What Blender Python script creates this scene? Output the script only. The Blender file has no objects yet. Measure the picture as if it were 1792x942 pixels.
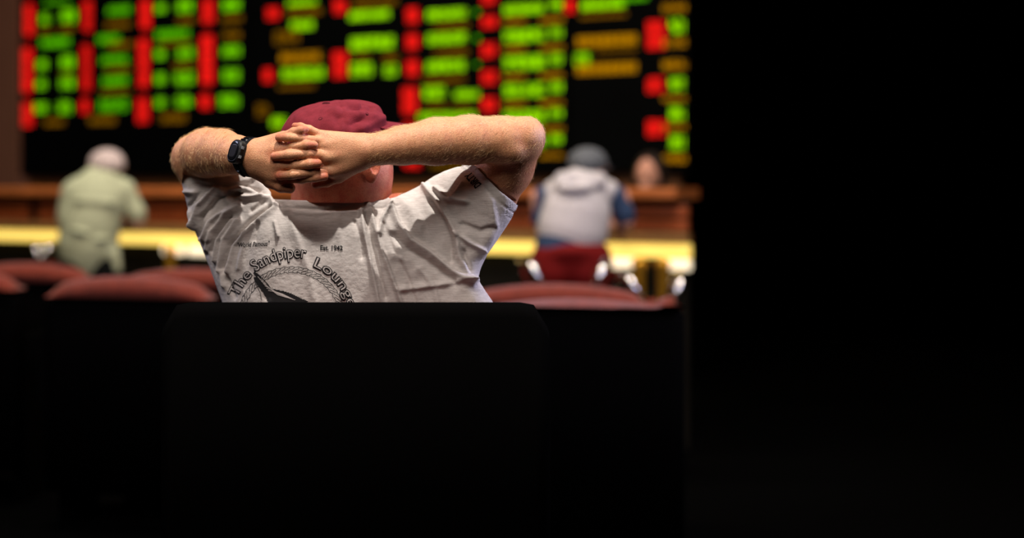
import bpy, math, random
import numpy as np
from mathutils import Vector
from mathutils.bvhtree import BVHTree

random.seed(7)
rng = np.random.default_rng(7)
SC = bpy.context.scene
COL = SC.collection

# ------------------------------------------------------------------ camera
H = 1.15            # eye height of the camera above the lower floor
F = 2500.0          # focal length in pixels of the 1792 px wide frame
PX, PY = 600.0, 325.0
cam_d = bpy.data.cameras.new('camera')
cam = bpy.data.objects.new('camera', cam_d)
COL.objects.link(cam)
cam.location = (0, 0, H)
cam.rotation_euler = (math.pi / 2, 0, 0)
cam_d.sensor_width = 36.0
cam_d.sensor_fit = 'HORIZONTAL'
cam_d.lens = F * 36.0 / 1792.0
cam_d.shift_x = (896 - PX) / 1792.0
cam_d.shift_y = (PY - 471) / 1792.0
cam_d.dof.use_dof = True
cam_d.dof.focus_distance = 2.40
cam_d.dof.aperture_fstop = 1.5
cam_d.clip_start = 0.05
SC.camera = cam

# ------------------------------------------------------------------ world, lights, exposure
w = bpy.data.worlds.new('world'); SC.world = w; w.use_nodes = True
w.node_tree.nodes['Background'].inputs[0].default_value = (0, 0, 0, 1)
w.node_tree.nodes['Background'].inputs[1].default_value = 0.0
SC.view_settings.view_transform = 'Standard'
SC.view_settings.look = 'None'
SC.view_settings.exposure = 0.0
SC.view_settings.gamma = 1.0
SC.view_settings.use_curve_mapping = False
SC.cycles.use_denoising = True
SC.cycles.max_bounces = 6

def aim(o, tgt):
    o.rotation_euler = (Vector(tgt) - o.location).to_track_quat('-Z', 'Y').to_euler()

def spot(name, loc, tgt, power, color, angle, radius=0.05, blend=0.6):
    d = bpy.data.lights.new(name, 'SPOT'); d.energy = power; d.color = color
    d.spot_size = math.radians(angle); d.spot_blend = blend; d.shadow_soft_size = radius
    o = bpy.data.objects.new(name, d); COL.objects.link(o); o.location = loc; aim(o, tgt); return o

def area(name, loc, tgt, power, color, sx, sy):
    d = bpy.data.lights.new(name, 'AREA'); d.energy = power; d.color = color
    d.shape = 'RECTANGLE'; d.size = sx; d.size_y = sy
    o = bpy.data.objects.new(name, d); COL.objects.link(o); o.location = loc; aim(o, tgt); return o

spot('ceiling_downlight', (0.22, 1.86, 3.9), (0.03, 2.5, 1.1), 480, (1.0, 0.93, 0.86), 40, 0.03)
area('overhead_fill', (-0.5, 1.0, 3.1), (0.0, 2.6, 1.0), 60, (1.0, 0.88, 0.81), 2.4, 1.2)  # unseen soft fill, added to lift the shadows on shirt and skin
area('cool_side_fill', (2.4, 2.9, 1.9), (0.2, 2.5, 1.1), 60, (0.74, 0.72, 1.0), 0.6, 0.6)  # unseen, added at the right in place of side screens, for the bluish rim
area('cool_side_fill', (-1.9, 3.5, 2.6), (-0.2, 2.5, 1.1), 18, (0.70, 0.72, 1.0), 0.6, 0.6)  # its weaker left counterpart, likewise added in place of a side screen
spot('ceiling_downlight', (-1.2, 6.2, 3.9), (-1.2, 7.3, 1.0), 250, (1.0, 0.93, 0.84), 50, 0.15)
spot('ceiling_downlight', (1.2, 4.8, 3.9), (1.0, 6.0, 1.0), 170, (1.0, 0.93, 0.94), 50, 0.15)
spot('ceiling_downlight', (-0.9, 4.9, 4.0), (-0.85, 4.8, 0.8), 95, (1.0, 0.88, 0.74), 60, 0.15)
spot('ceiling_downlight', (0.9, 4.6, 4.0), (0.9, 4.5, 0.8), 95, (1.0, 0.88, 0.74), 60, 0.15)
area('overhead_fill', (-1.2, 5.2, 3.6), (-0.9, 7.6, 0.9), 75, (1.0, 0.80, 0.58), 1.2, 0.8)  # unseen fill, added to brighten the left of the counter front
area('overhead_fill', (1.5, 4.4, 3.6), (1.6, 6.3, 0.9), 55, (1.0, 0.80, 0.58), 1.2, 0.8)  # same added fill for the right of the counter front

# ------------------------------------------------------------------ small helpers
def lin(r, g, b):
    def f(c):
        c /= 255.0
        return c / 12.92 if c <= 0.04045 else ((c + 0.055) / 1.055) ** 2.4
    return (f(r), f(g), f(b), 1.0)

def material(name, col, rough=0.6, spec=0.3, noise=0.0, scale=40.0, bump=0.0, bscale=200.0, metal=0.0,
             emit=None, estr=0.0, sheen=0.0, stretch=None, sss=0.0):
    m = bpy.data.materials.new(name); m.use_nodes = True
    nt = m.node_tree; N = nt.nodes; L = nt.links
    b = N['Principled BSDF']
    b.inputs['Base Color'].default_value = col
    b.inputs['Roughness'].default_value = rough
    b.inputs['Specular IOR Level'].default_value = spec
    b.inputs['Metallic'].default_value = metal
    if sheen:
        b.inputs['Sheen Weight'].default_value = sheen
    if sss:
        b.inputs['Subsurface Weight'].default_value = sss
        b.inputs['Subsurface Radius'].default_value = (1.0, 0.35, 0.2)
        b.inputs['Subsurface Scale'].default_value = 0.006
    if emit:
        b.inputs['Emission Color'].default_value = emit
        b.inputs['Emission Strength'].default_value = estr
    tc = N.new('ShaderNodeTexCoord'); mp = N.new('ShaderNodeMapping')
    L.new(tc.outputs['Object'], mp.inputs[0])
    if stretch: mp.inputs['Scale'].default_value = stretch
    if noise:
        n = N.new('ShaderNodeTexNoise'); n.inputs['Scale'].default_value = scale; n.inputs['Detail'].default_value = 5
        L.new(mp.outputs[0], n.inputs['Vector'])
        mx = N.new('ShaderNodeMix'); mx.data_type = 'RGBA'; mx.blend_type = 'MULTIPLY'
        mx.inputs[0].default_value = 1.0
        mx.inputs[6].default_value = col
        mr = N.new('ShaderNodeMapRange')
        mr.inputs[1].default_value = 0.3; mr.inputs[2].default_value = 0.7
        mr.inputs[3].default_value = 1 - noise; mr.inputs[4].default_value = 1 + noise * 0.5
        L.new(n.outputs[0], mr.inputs[0]); L.new(mr.outputs[0], mx.inputs[7])
        L.new(mx.outputs[2], b.inputs['Base Color'])
    if bump:
        n2 = N.new('ShaderNodeTexNoise'); n2.inputs['Scale'].default_value = bscale; n2.inputs['Detail'].default_value = 3
        L.new(mp.outputs[0], n2.inputs['Vector'])
        bp = N.new('ShaderNodeBump'); bp.inputs['Strength'].default_value = bump; bp.inputs['Distance'].default_value = 0.002
        L.new(n2.outputs[0], bp.inputs['Height']); L.new(bp.outputs[0], b.inputs['Normal'])
    return m

def mesh_obj(name, verts, faces, mat, parent=None, smooth=False):
    me = bpy.data.meshes.new(name)
    if isinstance(faces, np.ndarray):
        n, k = faces.shape
        me.vertices.add(len(verts)); me.vertices.foreach_set('co', np.asarray(verts, np.float32).ravel())
        me.loops.add(n * k); me.loops.foreach_set('vertex_index', faces.astype(np.int32).ravel())
        me.polygons.add(n)
        me.polygons.foreach_set('loop_start', (np.arange(n) * k).astype(np.int32))
        me.update(calc_edges=True); me.validate()
    else:
        me.from_pydata([tuple(v) for v in verts], [], faces); me.update()
    if mat: me.materials.append(mat)
    if smooth: me.polygons.foreach_set('use_smooth', [True] * len(me.polygons))
    o = bpy.data.objects.new(name, me); COL.objects.link(o)
    if parent: o.parent = parent; o.matrix_parent_inverse = parent.matrix_basis.inverted()
    return o

def empty(name, loc=(0, 0, 0)):
    o = bpy.data.objects.new(name, None); COL.objects.link(o); o.location = loc
    o.empty_display_size = 0.1
    return o

def tag(o, label=None, cat=None, group=None, kind=None):
    if label: o['label'] = label
    if cat: o['category'] = cat
    if group: o['group'] = group
    if kind: o['kind'] = kind
    return o

class MB:
    """collects shapes into one mesh"""
    def __init__(self): self.v = []; self.f = []
    def add(self, v, f):
        n = len(self.v); self.v += [tuple(p) for p in v]; self.f += [tuple(i + n for i in q) for q in f]
    def box(self, c, s, ax=None, bev=0.0):
        c = Vector(c); X, Y, Z = ax if ax else (Vector((1, 0, 0)), Vector((0, 1, 0)), Vector((0, 0, 1)))
        hx, hy, hz = s[0] / 2, s[1] / 2, s[2] / 2
        if bev <= 0:
            v = [c + X * (a * hx) + Y * (b * hy) + Z * (d * hz) for a in (-1, 1) for b in (-1, 1) for d in (-1, 1)]
            self.add(v, [(0, 1, 3, 2), (4, 6, 7, 5), (0, 4, 5, 1), (2, 3, 7, 6), (0, 2, 6, 4), (1, 5, 7, 3)])
        else:   # chamfered along the X edges
            prof = [(-hy + bev, -hz), (hy - bev, -hz), (hy, -hz + bev), (hy, hz - bev), (hy - bev, hz), (-hy + bev, hz), (-hy, hz - bev), (-hy, -hz + bev)]
            v = [c + X * sx + Y * p + Z * q for sx in (-hx, hx) for p, q in prof]
            f = [tuple(range(7, -1, -1)), tuple(range(8, 16))] + [(i, (i + 1) % 8, 8 + (i + 1) % 8, 8 + i) for i in range(8)]
            self.add(v, f)
    def tube(self, pts, rad, n=12, close=False):
        pts = [Vector(p) for p in pts]; m = len(pts)
        if not hasattr(rad, '__len__'): rad = [rad] * m
        rings = []; ref = None
        for i, p in enumerate(pts):
            a = pts[(i - 1) % m] if (close or i > 0) else p
            b = pts[(i + 1) % m] if (close or i < m - 1) else p
            t = (b - a).normalized()
            if ref is None: ref = t.orthogonal().normalized()
            ref = (ref - t * ref.dot(t)).normalized(); bi = t.cross(ref)
            rings.append([p + (ref * math.cos(q) + bi * math.sin(q)) * rad[i] for q in np.linspace(0, 2 * math.pi, n, endpoint=False)])
        v = [p for r in rings for p in r]; f = []
        for i in range(m if close else m - 1):
            j = (i + 1) % m
            for k in range(n): f.append((i * n + k, i * n + (k + 1) % n, j * n + (k + 1) % n, j * n + k))
        if not close: f += [tuple(range(n - 1, -1, -1)), tuple((m - 1) * n + k for k in range(n))]
        self.add(v, f)
    def lathe(self, c, prof, n=24):
        c = Vector(c); v = []; f = []; m = len(prof)
        for r, z in prof:
            for q in np.linspace(0, 2 * math.pi, n, endpoint=False): v.append(c + Vector((r * math.cos(q), r * math.sin(q), z)))
        for i in range(m - 1):
            for k in range(n): f.append((i * n + k, i * n + (k + 1) % n, (i + 1) * n + (k + 1) % n, (i + 1) * n + k))
        f += [tuple(range(n - 1, -1, -1)), tuple((m - 1) * n + k for k in range(n))]
        self.add(v, f)
    def build(self, name, mat, parent=None, smooth=False):
        return mesh_obj(name, self.v, self.f, mat, parent, smooth)

# point at depth Y seen at pixel (u, v)
def PT(u, v, Y): return Vector(((u - PX) / F * Y, Y, H - (v - PY) / F * Y))

# signed-distance modelling on a voxel grid --------------------------------------------------
class Field:
    def __init__(self, lo, hi, h):
        self.lo = np.array(lo, np.float32); self.h = h
        self.n = np.ceil((np.array(hi) - self.lo) / h).astype(int) + 1
        self.f = np.full(self.n, 40.0 * h, np.float32)
    def _sub(self, lo, hi):
        a = np.clip(np.floor((np.array(lo) - self.lo) / self.h).astype(int), 0, self.n)
        b = np.clip(np.ceil((np.array(hi) - self.lo) / self.h).astype(int) + 1, 0, self.n)
        if (b <= a).any(): return None
        g = [self.lo[i] + self.h * np.arange(a[i], b[i], dtype=np.float32) for i in range(3)]
        return tuple(slice(a[i], b[i]) for i in range(3)), np.meshgrid(*g, indexing='ij', sparse=True)
    def _put(self, sl, d, k):
        a = self.f[sl]
        if k > 0:
            t = np.maximum(k - np.abs(a - d), 0) / k
            self.f[sl] = np.minimum(a, d) - t * t * k * 0.25
        else: self.f[sl] = np.minimum(a, d)
    def bone(self, a, b, ra, rb, k=0.0, flat=None, ratio=1.0):
        a = np.array(a, float); b = np.array(b, float); R = max(ra, rb) * max(1, ratio) + k + 3 * self.h
        s = self._sub(np.minimum(a, b) - R, np.maximum(a, b) + R)
        if not s: return self
        sl, (X, Y, Z) = s; ab = b - a; L2 = max(float(ab @ ab), 1e-9)
        dx, dy, dz = X - a[0], Y - a[1], Z - a[2]
        t = np.clip((dx * ab[0] + dy * ab[1] + dz * ab[2]) / L2, 0, 1)
        ex, ey, ez = dx - t * ab[0], dy - t * ab[1], dz - t * ab[2]
        q = ex * ex + ey * ey + ez * ez
        if flat is not None:      # stretch along direction "flat" by ratio
            n = np.array(flat, float); n /= np.linalg.norm(n); c = ex * n[0] + ey * n[1] + ez * n[2]
            q = q - c * c + (c / ratio) ** 2
        self._put(sl, (np.sqrt(q) - (ra + t * (rb - ra))).astype(np.float32), k); return self
    def chain(self, pts, rads, k=0.0, **kw):
        for i in range(len(pts) - 1): self.bone(pts[i], pts[i + 1], rads[i], rads[i + 1], k, **kw)
        return self
    def ell(self, c, r, k=0.0, axes=None, cut=False):
        c = np.array(c, float); R = max(r) + k + 3 * self.h
        s = self._sub(c - R, c + R)
        if not s: return self
        sl, (X, Y, Z) = s; dx, dy, dz = X - c[0], Y - c[1], Z - c[2]
        A = np.eye(3) if axes is None else np.array(axes, float)
        q = sum(((dx * A[i][0] + dy * A[i][1] + dz * A[i][2]) / r[i]) ** 2 for i in range(3))
        l = np.sqrt(q); d = ((l - 1) * min(r)).astype(np.float32)
        if cut: self.f[sl] = np.maximum(self.f[sl], -d)
        else: self._put(sl, d, k)
        return self
    def groove(self, pts, rads):
        g = Field(self.lo, self.lo + (self.n - 1) * self.h, self.h); g.chain(pts, rads, 0)
        sl = tuple(slice(0, min(a, b)) for a, b in zip(self.n, g.n)); self.f[sl] = np.maximum(self.f[sl], -g.f[sl]); return self
    def join(self, other, k=0.0):
        sl = tuple(slice(0, n) for n in self.n); self._put(sl, other.f, k); return self
    def mesh(self): return surface_nets(self.f, self.lo, self.h)

def surface_nets(f, lo, h):
    s = f < 0
    nx, ny, nz = np.array(f.shape) - 1
    cnt = np.zeros((nx, ny, nz), np.int8)
    for i in (0, 1):
        for j in (0, 1):
            for k in (0, 1): cnt += s[i:i + nx, j:j + ny, k:k + nz]
    I = np.argwhere((cnt > 0) & (cnt < 8))
    idx = np.full((nx, ny, nz), -1, np.int32); idx[tuple(I.T)] = np.arange(len(I))
    acc = np.zeros((len(I), 3), np.float32); c = np.zeros(len(I), np.float32)
    cor = [(i, j, k) for i in (0, 1) for j in (0, 1) for k in (0, 1)]
    vals = {q: f[I[:, 0] + q[0], I[:, 1] + q[1], I[:, 2] + q[2]] for q in cor}
    for a in cor:
        for d in range(3):
            if a[d] == 0:
                b = list(a); b[d] = 1; b = tuple(b)
                va, vb = vals[a], vals[b]; m = (va < 0) != (vb < 0)
                t = np.where(m, va / np.where(m, va - vb, 1), 0)
                p = np.repeat(np.array([a], np.float32), len(I), 0); p[:, d] += t
                acc += p * m[:, None]; c += m
    V = lo + h * (I + acc / c[:, None])
    quads = []
    for d in range(3):
        e1, e2 = [x for x in range(3) if x != d]
        sh = [slice(None)] * 3; sh[d] = slice(0, -1); s0 = s[tuple(sh)]
        sh[d] = slice(1, None); s1 = s[tuple(sh)]
        E = np.argwhere(s0 != s1)
        ok = (E[:, e1] > 0) & (E[:, e2] > 0) & (E[:, e1] < f.shape[e1] - 1) & (E[:, e2] < f.shape[e2] - 1)
        E = E[ok]
        ins = s0[tuple(E.T)]
        q = []
        for o1, o2 in ((-1, -1), (0, -1), (0, 0), (-1, 0)):
            C = E.copy(); C[:, e1] += o1; C[:, e2] += o2; q.append(idx[tuple(C.T)])
        q = np.stack(q, 1)
        flip = ins if d != 1 else ~ins
        q[~flip] = q[~flip][:, ::-1]
        quads.append(q)
    return V, np.concatenate(quads)

def smooth_mesh(V, Q, it=2, lam=0.5):
    n = len(V); e = np.concatenate([Q[:, [0, 1]], Q[:, [1, 2]], Q[:, [2, 3]], Q[:, [3, 0]]])
    deg = np.bincount(e[:, 0], minlength=n) + np.bincount(e[:, 1], minlength=n)
    for _ in range(it):
        A = np.zeros_like(V, dtype=np.float64)
        for d in range(3):
            A[:, d] = np.bincount(e[:, 0], V[e[:, 1], d], n) + np.bincount(e[:, 1], V[e[:, 0], d], n)
        V = V + lam * (A / np.maximum(deg, 1)[:, None] - V)
    return V

def normals(V, Q):
    a = np.cross(V[Q[:, 2]] - V[Q[:, 0]], V[Q[:, 3]] - V[Q[:, 1]]); N = np.zeros_like(V, dtype=np.float64)
    for j in range(4):
        for d in range(3): N[:, d] += np.bincount(Q[:, j], a[:, d], len(V))
    return N / np.maximum(np.linalg.norm(N, axis=1), 1e-12)[:, None]

def seg_dist(U, V, pts):
    """distance of points (U,V) to a polyline, and the sign of the side"""
    best = np.full(U.shape, 1e9); side = np.zeros(U.shape)
    for (x0, y0), (x1, y1) in zip(pts[:-1], pts[1:]):
        dx, dy = x1 - x0, y1 - y0; L = dx * dx + dy * dy + 1e-9
        t = np.clip(((U - x0) * dx + (V - y0) * dy) / L, 0, 1)
        ex, ey = U - x0 - t * dx, V - y0 - t * dy
        d = np.hypot(ex, ey); m = d < best
        best = np.where(m, d, best); side = np.where(m, np.sign(dx * ey - dy * ex), side)
    return best, side

def in_poly(U, V, P):
    r = np.zeros(U.shape, bool); n = len(P)
    for i in range(n):
        (x0, y0), (x1, y1) = P[i], P[(i + 1) % n]
        c = (y0 > V) != (y1 > V)
        r ^= c & (U < (x1 - x0) * (V - y0) / (y1 - y0 + 1e-12) + x0)
    return r

# the seated man's modelling space: (u, v, w) = pixels of the 1 px = 1 mm plane 2.5 m off, w = mm behind it
D0 = 2.5
def man(V):
    V = np.asarray(V, float); Y = D0 + V[..., 2] / 1000.0
    return np.stack([(V[..., 0] - PX) / F * Y, Y, H - (V[..., 1] - PY) / F * Y], -1)
def man1(u, v, w): return Vector(man(np.array([u, v, w])))

def oriented(V, Q):
    a = V[Q[:, 0]]; b = V[Q[:, 1]]; c = V[Q[:, 2]]
    return Q if np.einsum('ij,ij->i', a, np.cross(b, c)).sum() > 0 else Q[:, ::-1]

def set_attr(o, name, vals):
    at = o.data.attributes.new(name, 'FLOAT', 'POINT'); at.data.foreach_set('value', np.asarray(vals, np.float32))

# ------------------------------------------------------------------ materials
M = {}
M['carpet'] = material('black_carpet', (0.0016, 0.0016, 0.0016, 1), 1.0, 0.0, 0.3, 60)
M['panel'] = material('board_black', lin(5, 7, 9), 0.8, 0.05, 0.2, 3)
M['wall_brown'] = material('brown_wall', lin(112, 72, 44), 0.6, 0.3, 0.2, 4, stretch=(1, 1, 6))
M['pillar'] = material('brown_pillar', lin(150, 104, 86), 0.6, 0.3, 0.15, 6, stretch=(6, 6, 1))
M['wood'] = material('stained_wood', lin(172, 98, 50), 0.35, 0.5, 0.35, 5, stretch=(1, 1, 14))
M['wood2'] = material('dark_stained_wood', lin(150, 74, 38), 0.4, 0.4, 0.35, 5, stretch=(1, 1, 14))
M['tan'] = material('tan_fascia', lin(138, 98, 56), 0.5, 0.3, 0.2, 4)
M['base'] = material('dark_base', lin(20, 18, 14), 0.6, 0.2, 0.2, 5)
M['gold'] = material('brass', lin(214, 160, 50), 0.3, 0.5, 0.1, 10, metal=0.7)
M['strip'] = material('lit_strip', lin(255, 224, 120), 0.5, 0.2, emit=lin(255, 218, 105), estr=0.85)
M['diff'] = material('lit_diffuser', lin(255, 240, 210), 0.5, 0.2, emit=lin(255, 236, 200), estr=1.0)
M['chrome'] = material('chrome', (0.8, 0.8, 0.82, 1), 0.15, 0.5, metal=1.0)
M['seat_red'] = material('red_velvet', lin(120, 45, 29), 0.85, 0.2, 0.25, 30, 0.3, 600, sheen=0.25)
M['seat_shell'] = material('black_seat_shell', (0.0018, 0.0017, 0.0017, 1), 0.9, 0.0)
M['red_g'] = material('led_red', (0, 0, 0, 1), 0.5, 0.0, emit=(1.0, 0.012, 0.008, 1), estr=1.05)
M['red_d'] = material('led_red_dim', (0, 0, 0, 1), 0.5, 0.0, emit=(1.0, 0.012, 0.008, 1), estr=0.75)
M['grn_g'] = material('led_green', (0, 0, 0, 1), 0.5, 0.0, emit=(0.40, 1.0, 0.0, 1), estr=0.98)
M['grn_d'] = material('led_green_dim', (0, 0, 0, 1), 0.5, 0.0, emit=(0.19, 1.0, 0.0, 1), estr=0.5)
M['grn_m'] = material('led_green_mid', (0, 0, 0, 1), 0.5, 0.0, emit=(0.28, 1.0, 0.0, 1), estr=0.75)
M['amb_g'] = material('led_amber', (0, 0, 0, 1), 0.5, 0.0, emit=(1.0, 0.42, 0.0, 1), estr=0.5)
M['amb_d'] = material('led_amber_dim', (0, 0, 0, 1), 0.5, 0.0, emit=(1.0, 0.42, 0.0, 1), estr=0.22)

# ------------------------------------------------------------------ the slanted far side of the hall
KW = 2.383e-4                       # the far wall turns towards us at the right
TX = Vector((1, -KW * F, 0)).normalized()          # along the wall
NW = Vector((-KW * F, -1, 0)).normalized()         # out of the wall towards us
ZU = Vector((0, 0, 1))
WAX = (TX, -NW, ZU)
def wall_pt(u, v, z0):
    Y = z0 / (1 + KW * (u - PX)); return PT(u, v, Y)
def wall_scale(u, z0): return z0 / (1 + KW * (u - PX)) / F
def wall_box(u0, u1, za, zb, z0, thick, bev=0.0, front=0.0):
    """a box along the wall from pixel column u0 to u1, heights za..zb, on the plane z0"""
    a = wall_pt(u0, PY, z0); b = wall_pt(u1, PY, z0); c = (a + b) / 2
    c.z = (za + zb) / 2; c = c - NW * (thick / 2 - front)
    mb = MB(); mb.box(c, ((b - a).length, thick, zb - za), WAX, bev); return mb

ZB = 9.5
board = empty('odds_board', wall_pt(615, 300, ZB))
tag(board, 'huge black electronic odds board of glowing red, green and amber rows', 'board')
UE = 1203
wb = wall_box(-60, 1190, 0.0, 3.2, ZB + 0.12, 0.1); tag(wb.build('wall_back', M['wall_brown']), kind='structure')
for u0, u1 in ((36, 436), (441, 994), (998, UE)):
    wall_box(u0, u1, H + 0.085, 3.0, ZB, 0.06).build('board_panel', M['panel'], board)

def led_block(name, x0, x1, y0, y1, mat, lines=1, fill=0.6, slope=None):
    """a run of square lamps of the matrix, seen in the box x0..x1, y0..y1"""
    lines = max(1, lines)
    uc, vc = (x0 + x1) / 2, (y0 + y1) / 2
    p = wall_pt(uc, vc, ZB); s = wall_scale(uc, ZB)
    Wd, Ht = (x1 - x0) * s * math.hypot(1, 0.0) / (abs(TX.x) - 0.0) * 0.86, (y1 - y0) * s
    rows = 8 * lines - 1; pitch = Ht / rows
    cols = max(2, int(round(Wd / pitch)))
    px = Wd / cols
    v, f = [], []
    seed = random.Random(int(x0 * 131 + y0 * 17))
    for r in range(rows):
        if r % 8 == 7: continue
        for c in range(cols):
            if c % 6 == 5 and cols > 6: continue
            if seed.random() > fill: continue
            ctr = p + TX * ((c + 0.5) * px - Wd / 2) + ZU * (Ht / 2 - (r + 0.5) * pitch)
            a = 0.44 * px; b = 0.44 * pitch; n = len(v)
            for dn, q in ((0.012, 0.8), (0.0, 1.0)):
                for sx, sz in ((-1, -1), (1, -1), (1, 1), (-1, 1)):
                    v.append(ctr + TX * (sx * a * q) + ZU * (sz * b * q) + NW * dn)
            f += [(n, n + 1, n + 2, n + 3)] + [(n + 4 + i, n + 4 + (i + 1) % 4, n + (i + 1) % 4, n + i) for i in range(4)]
    if v: mesh_obj(name, v, f, mat, board)

LED = []
def R_(*a, m='red_g', l=1, fi=0.92): LED.append(('red_number', a, m, l, fi))
def G_(*a, m='grn_g', l=1, fi=0.72): LED.append(('green_text', a, m, l, fi))
def A_(*a, m='amb_g', l=1, fi=0.62): LED.append(('amber_text', a, m, l, fi))
# left field (measured on the photograph)
R_(39, 64, 3, 67, l=2); R_(35, 62, 79, 166, l=3); R_(35, 63, 176, 226, l=2)
R_(140, 167, 0, 60, l=2, m='red_d'); R_(138, 165, 74, 163, l=3, m='red_d'); R_(137, 161, 171, 202)
R_(241, 269, 0, 55, l=2); R_(238, 266, 64, 157, l=3); R_(235, 266, 168, 219, l=2)
R_(350, 380, 0, 45, l=2); R_(347, 379, 57, 152, l=3); R_(345, 375, 163, 194)
for b in ((66, 92, 20, 46), (102, 140, 12, 43), (268, 295, 4, 25), (305, 346, 0, 25), (384, 427, 0, 22),
          (60, 88, 101, 126), (101, 136, 94, 124), (267, 294, 84, 107), (306, 346, 80, 107), (383, 427, 77, 102),
          (59, 86, 137, 159), (100, 136, 132, 159), (268, 294, 125, 151), (301, 346, 122, 151), (385, 425, 117, 147),
          (55, 90, 177, 201), (97, 132, 174, 202), (268, 294, 167, 192), (303, 343, 164, 191), (378, 425, 162, 192)): G_(*b, m='grn_m')
for b in ((180, 238, 8, 28), (60, 134, 63, 85), (163, 218, 58, 79), (264, 341, 48, 72), (168, 234, 94, 115), (171, 234, 129, 154), (164, 234, 169, 199), (68, 132, 0, 8)): G_(*b, m='grn_d')
for b in ((66, 94, 50, 58), (104, 134, 45, 57), (181, 234, 37, 50), (308, 345, 30, 42), (385, 427, 27, 40), (388, 425, 54, 70), (187, 238, 72, 86),
          (268, 345, 72, 80), (74, 117, 207, 221), (150, 208, 202, 219), (276, 331, 197, 216), (180, 236, 117, 126), (104, 136, 126, 131), (300, 345, 110, 120), (170, 236, 156, 164)): A_(*b, m='amb_d')
# middle fields
R_(462, 494, 10, 37); R_(457, 482, 117, 147); R_(580, 612, 0, 27); R_(578, 613, 86, 140, l=2)
G_(497, 562, 0, 12); G_(502, 557, 33, 55); G_(485, 576, 115, 142); G_(470, 506, 201, 226); G_(603, 690, 15, 38); G_(605, 700, 60, 90); G_(608, 657, 107, 137); G_(669, 700, 110, 137)
A_(497, 568, 14, 28, m='amb_d'); A_(479, 526, 52, 79, m='amb_d'); A_(485, 569, 90, 111); A_(482, 556, 146, 156, m='amb_d'); A_(449, 471, 181, 207, m='amb_d')
A_(478, 500, 231, 241, m='amb_d'); A_(613, 700, 0, 12, m='amb_d'); A_(617, 650, 94, 104, m='amb_d'); A_(670, 700, 93, 110, m='amb_d')
for y0, y1 in ((10, 44), (57, 90), (102, 136)): R_(707, 737, y0, y1)
R_(700, 735, 149, 204, l=2); R_(700, 735, 213, 243); R_(703, 740, 272, 298)
for b in ((741, 823, 12, 37), (741, 823, 54, 80), (739, 823, 102, 129), (736, 783, 147, 177), (791, 844, 154, 177), (724, 841, 194, 214)): G_(*b)
for b in ((828, 843, 14, 30), (828, 843, 60, 76), (828, 843, 106, 120), (745, 832, 243, 264)): G_(*b, m='grn_d')
for b in ((758, 823, 40, 52), (758, 823, 86, 98), (736, 818, 134, 145), (742, 782, 180, 190), (750, 830, 282, 296), (790, 830, 182, 190)): A_(*b, m='amb_d')
for y0, y1 in ((-20, 11), (25, 52), (72, 104), (120, 151), (167, 199)): R_(839, 874, y0, y1)
for y0, y1 in ((2, 27), (46, 76), (92, 124), (141, 172), (188, 217), (234, 261)):
    G_(876, 960, y0 + 2, y1 + 1); G_(960, 988, y0 - 2, y1 - 7)
for y in (31, 79, 128, 176, 222, 268):
    A_(880, 922, y + 2, y + 11); A_(944, 987, y - 1, y + 10)
# right field
R_(985, 1010, 0, 26); G_(1012, 1098, 0, 20); A_(1012, 1098, 22, 32, m='amb_d'); G_(1070, 1138, -8, 5, m='grn_d')
A_(1007, 1116, 60, 82, fi=0.95); A_(1040, 1116, 84, 91, m='amb_d'); G_(1003, 1036, 89, 119); A_(1007, 1116, 109, 131, fi=0.95)
R_(1129, 1168, 32, 90, l=2); R_(1129, 1166, 132, 166); R_(1129, 1170, 207, 242)
for y0, y1 in ((28, 62), (132, 163), (182, 214), (234, 266)): G_(1169, 1201, y0, y1)
for y0, y1 in ((5, 23), (66, 84), (103, 123), (168, 178), (217, 228), (269, 287)): A_(1160, 1201, y0, y1)
for nm, (x0, x1, y0, y1), m, l, fi in LED:
    if nm != 'amber_text': x0, x1 = x0 + 4.0, x1 - 4.0
    iv = 4.0 if nm != 'amber_text' else min(2.5, (y1 - y0) * 0.18)
    if y0 > 0: y0 += iv
    y1 -= iv
    for k in range(l):
        st = (y1 - y0) / l; g_ = 1.5 if l > 1 else 0
        ya, yb = y0 + st * k + g_ / 2, y0 + st * (k + 1) - g_ / 2
        if nm == 'green_text' and yb - ya > 14: ya, yb = ya + 0.7, yb - 0.7
        led_block(nm, x0, x1, ya, yb, M[m], 1, fi)

# brown column at the left end of the board
mb = wall_box(-60, 32, 0.0, 3.2, ZB - 0.02, 0.13); tag(mb.build('wall_left', M['pillar']), kind='structure')

# ------------------------------------------------------------------ counter with a lit strip
ZC = 7.0; q = ZC / F
ctr = empty('wooden_counter', wall_pt(600, PY, ZC) * 1.0)
ctr.location.z = 0
tag(ctr, 'long stained wooden counter with a glowing yellow strip under its planks', 'counter')
UL = -70
def hz(px): return H - px * q
wall_box(UL, 1190, hz(21), hz(3.5), ZC, 0.34, 0.008, 0.06).build('top_rail', M['wood'], ctr)
for u0, u1 in ((UL, 47), (66, 330), (334, 640), (644, 960), (964, UE)):
    wall_box(u0, u1, hz(50), hz(31), ZC, 0.03, 0.006).build('plank', M['wood2'], ctr)
    wall_box(u0, u1, hz(70), hz(54), ZC, 0.03, 0.006).build('plank', M['wood2'], ctr)
wall_box(UL, UE, hz(71), hz(20), ZC + 0.05, 0.03).build('back_panel', M['base'], ctr)
wall_box(UL, UE, hz(89), hz(73), ZC, 0.06, 0.006, 0.0).build('fascia', M['tan'], ctr)
wall_box(UL, UE, hz(112.5), hz(90), ZC, 0.05, 0.006, -0.01).build('light_strip', M['strip'], ctr)
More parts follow.
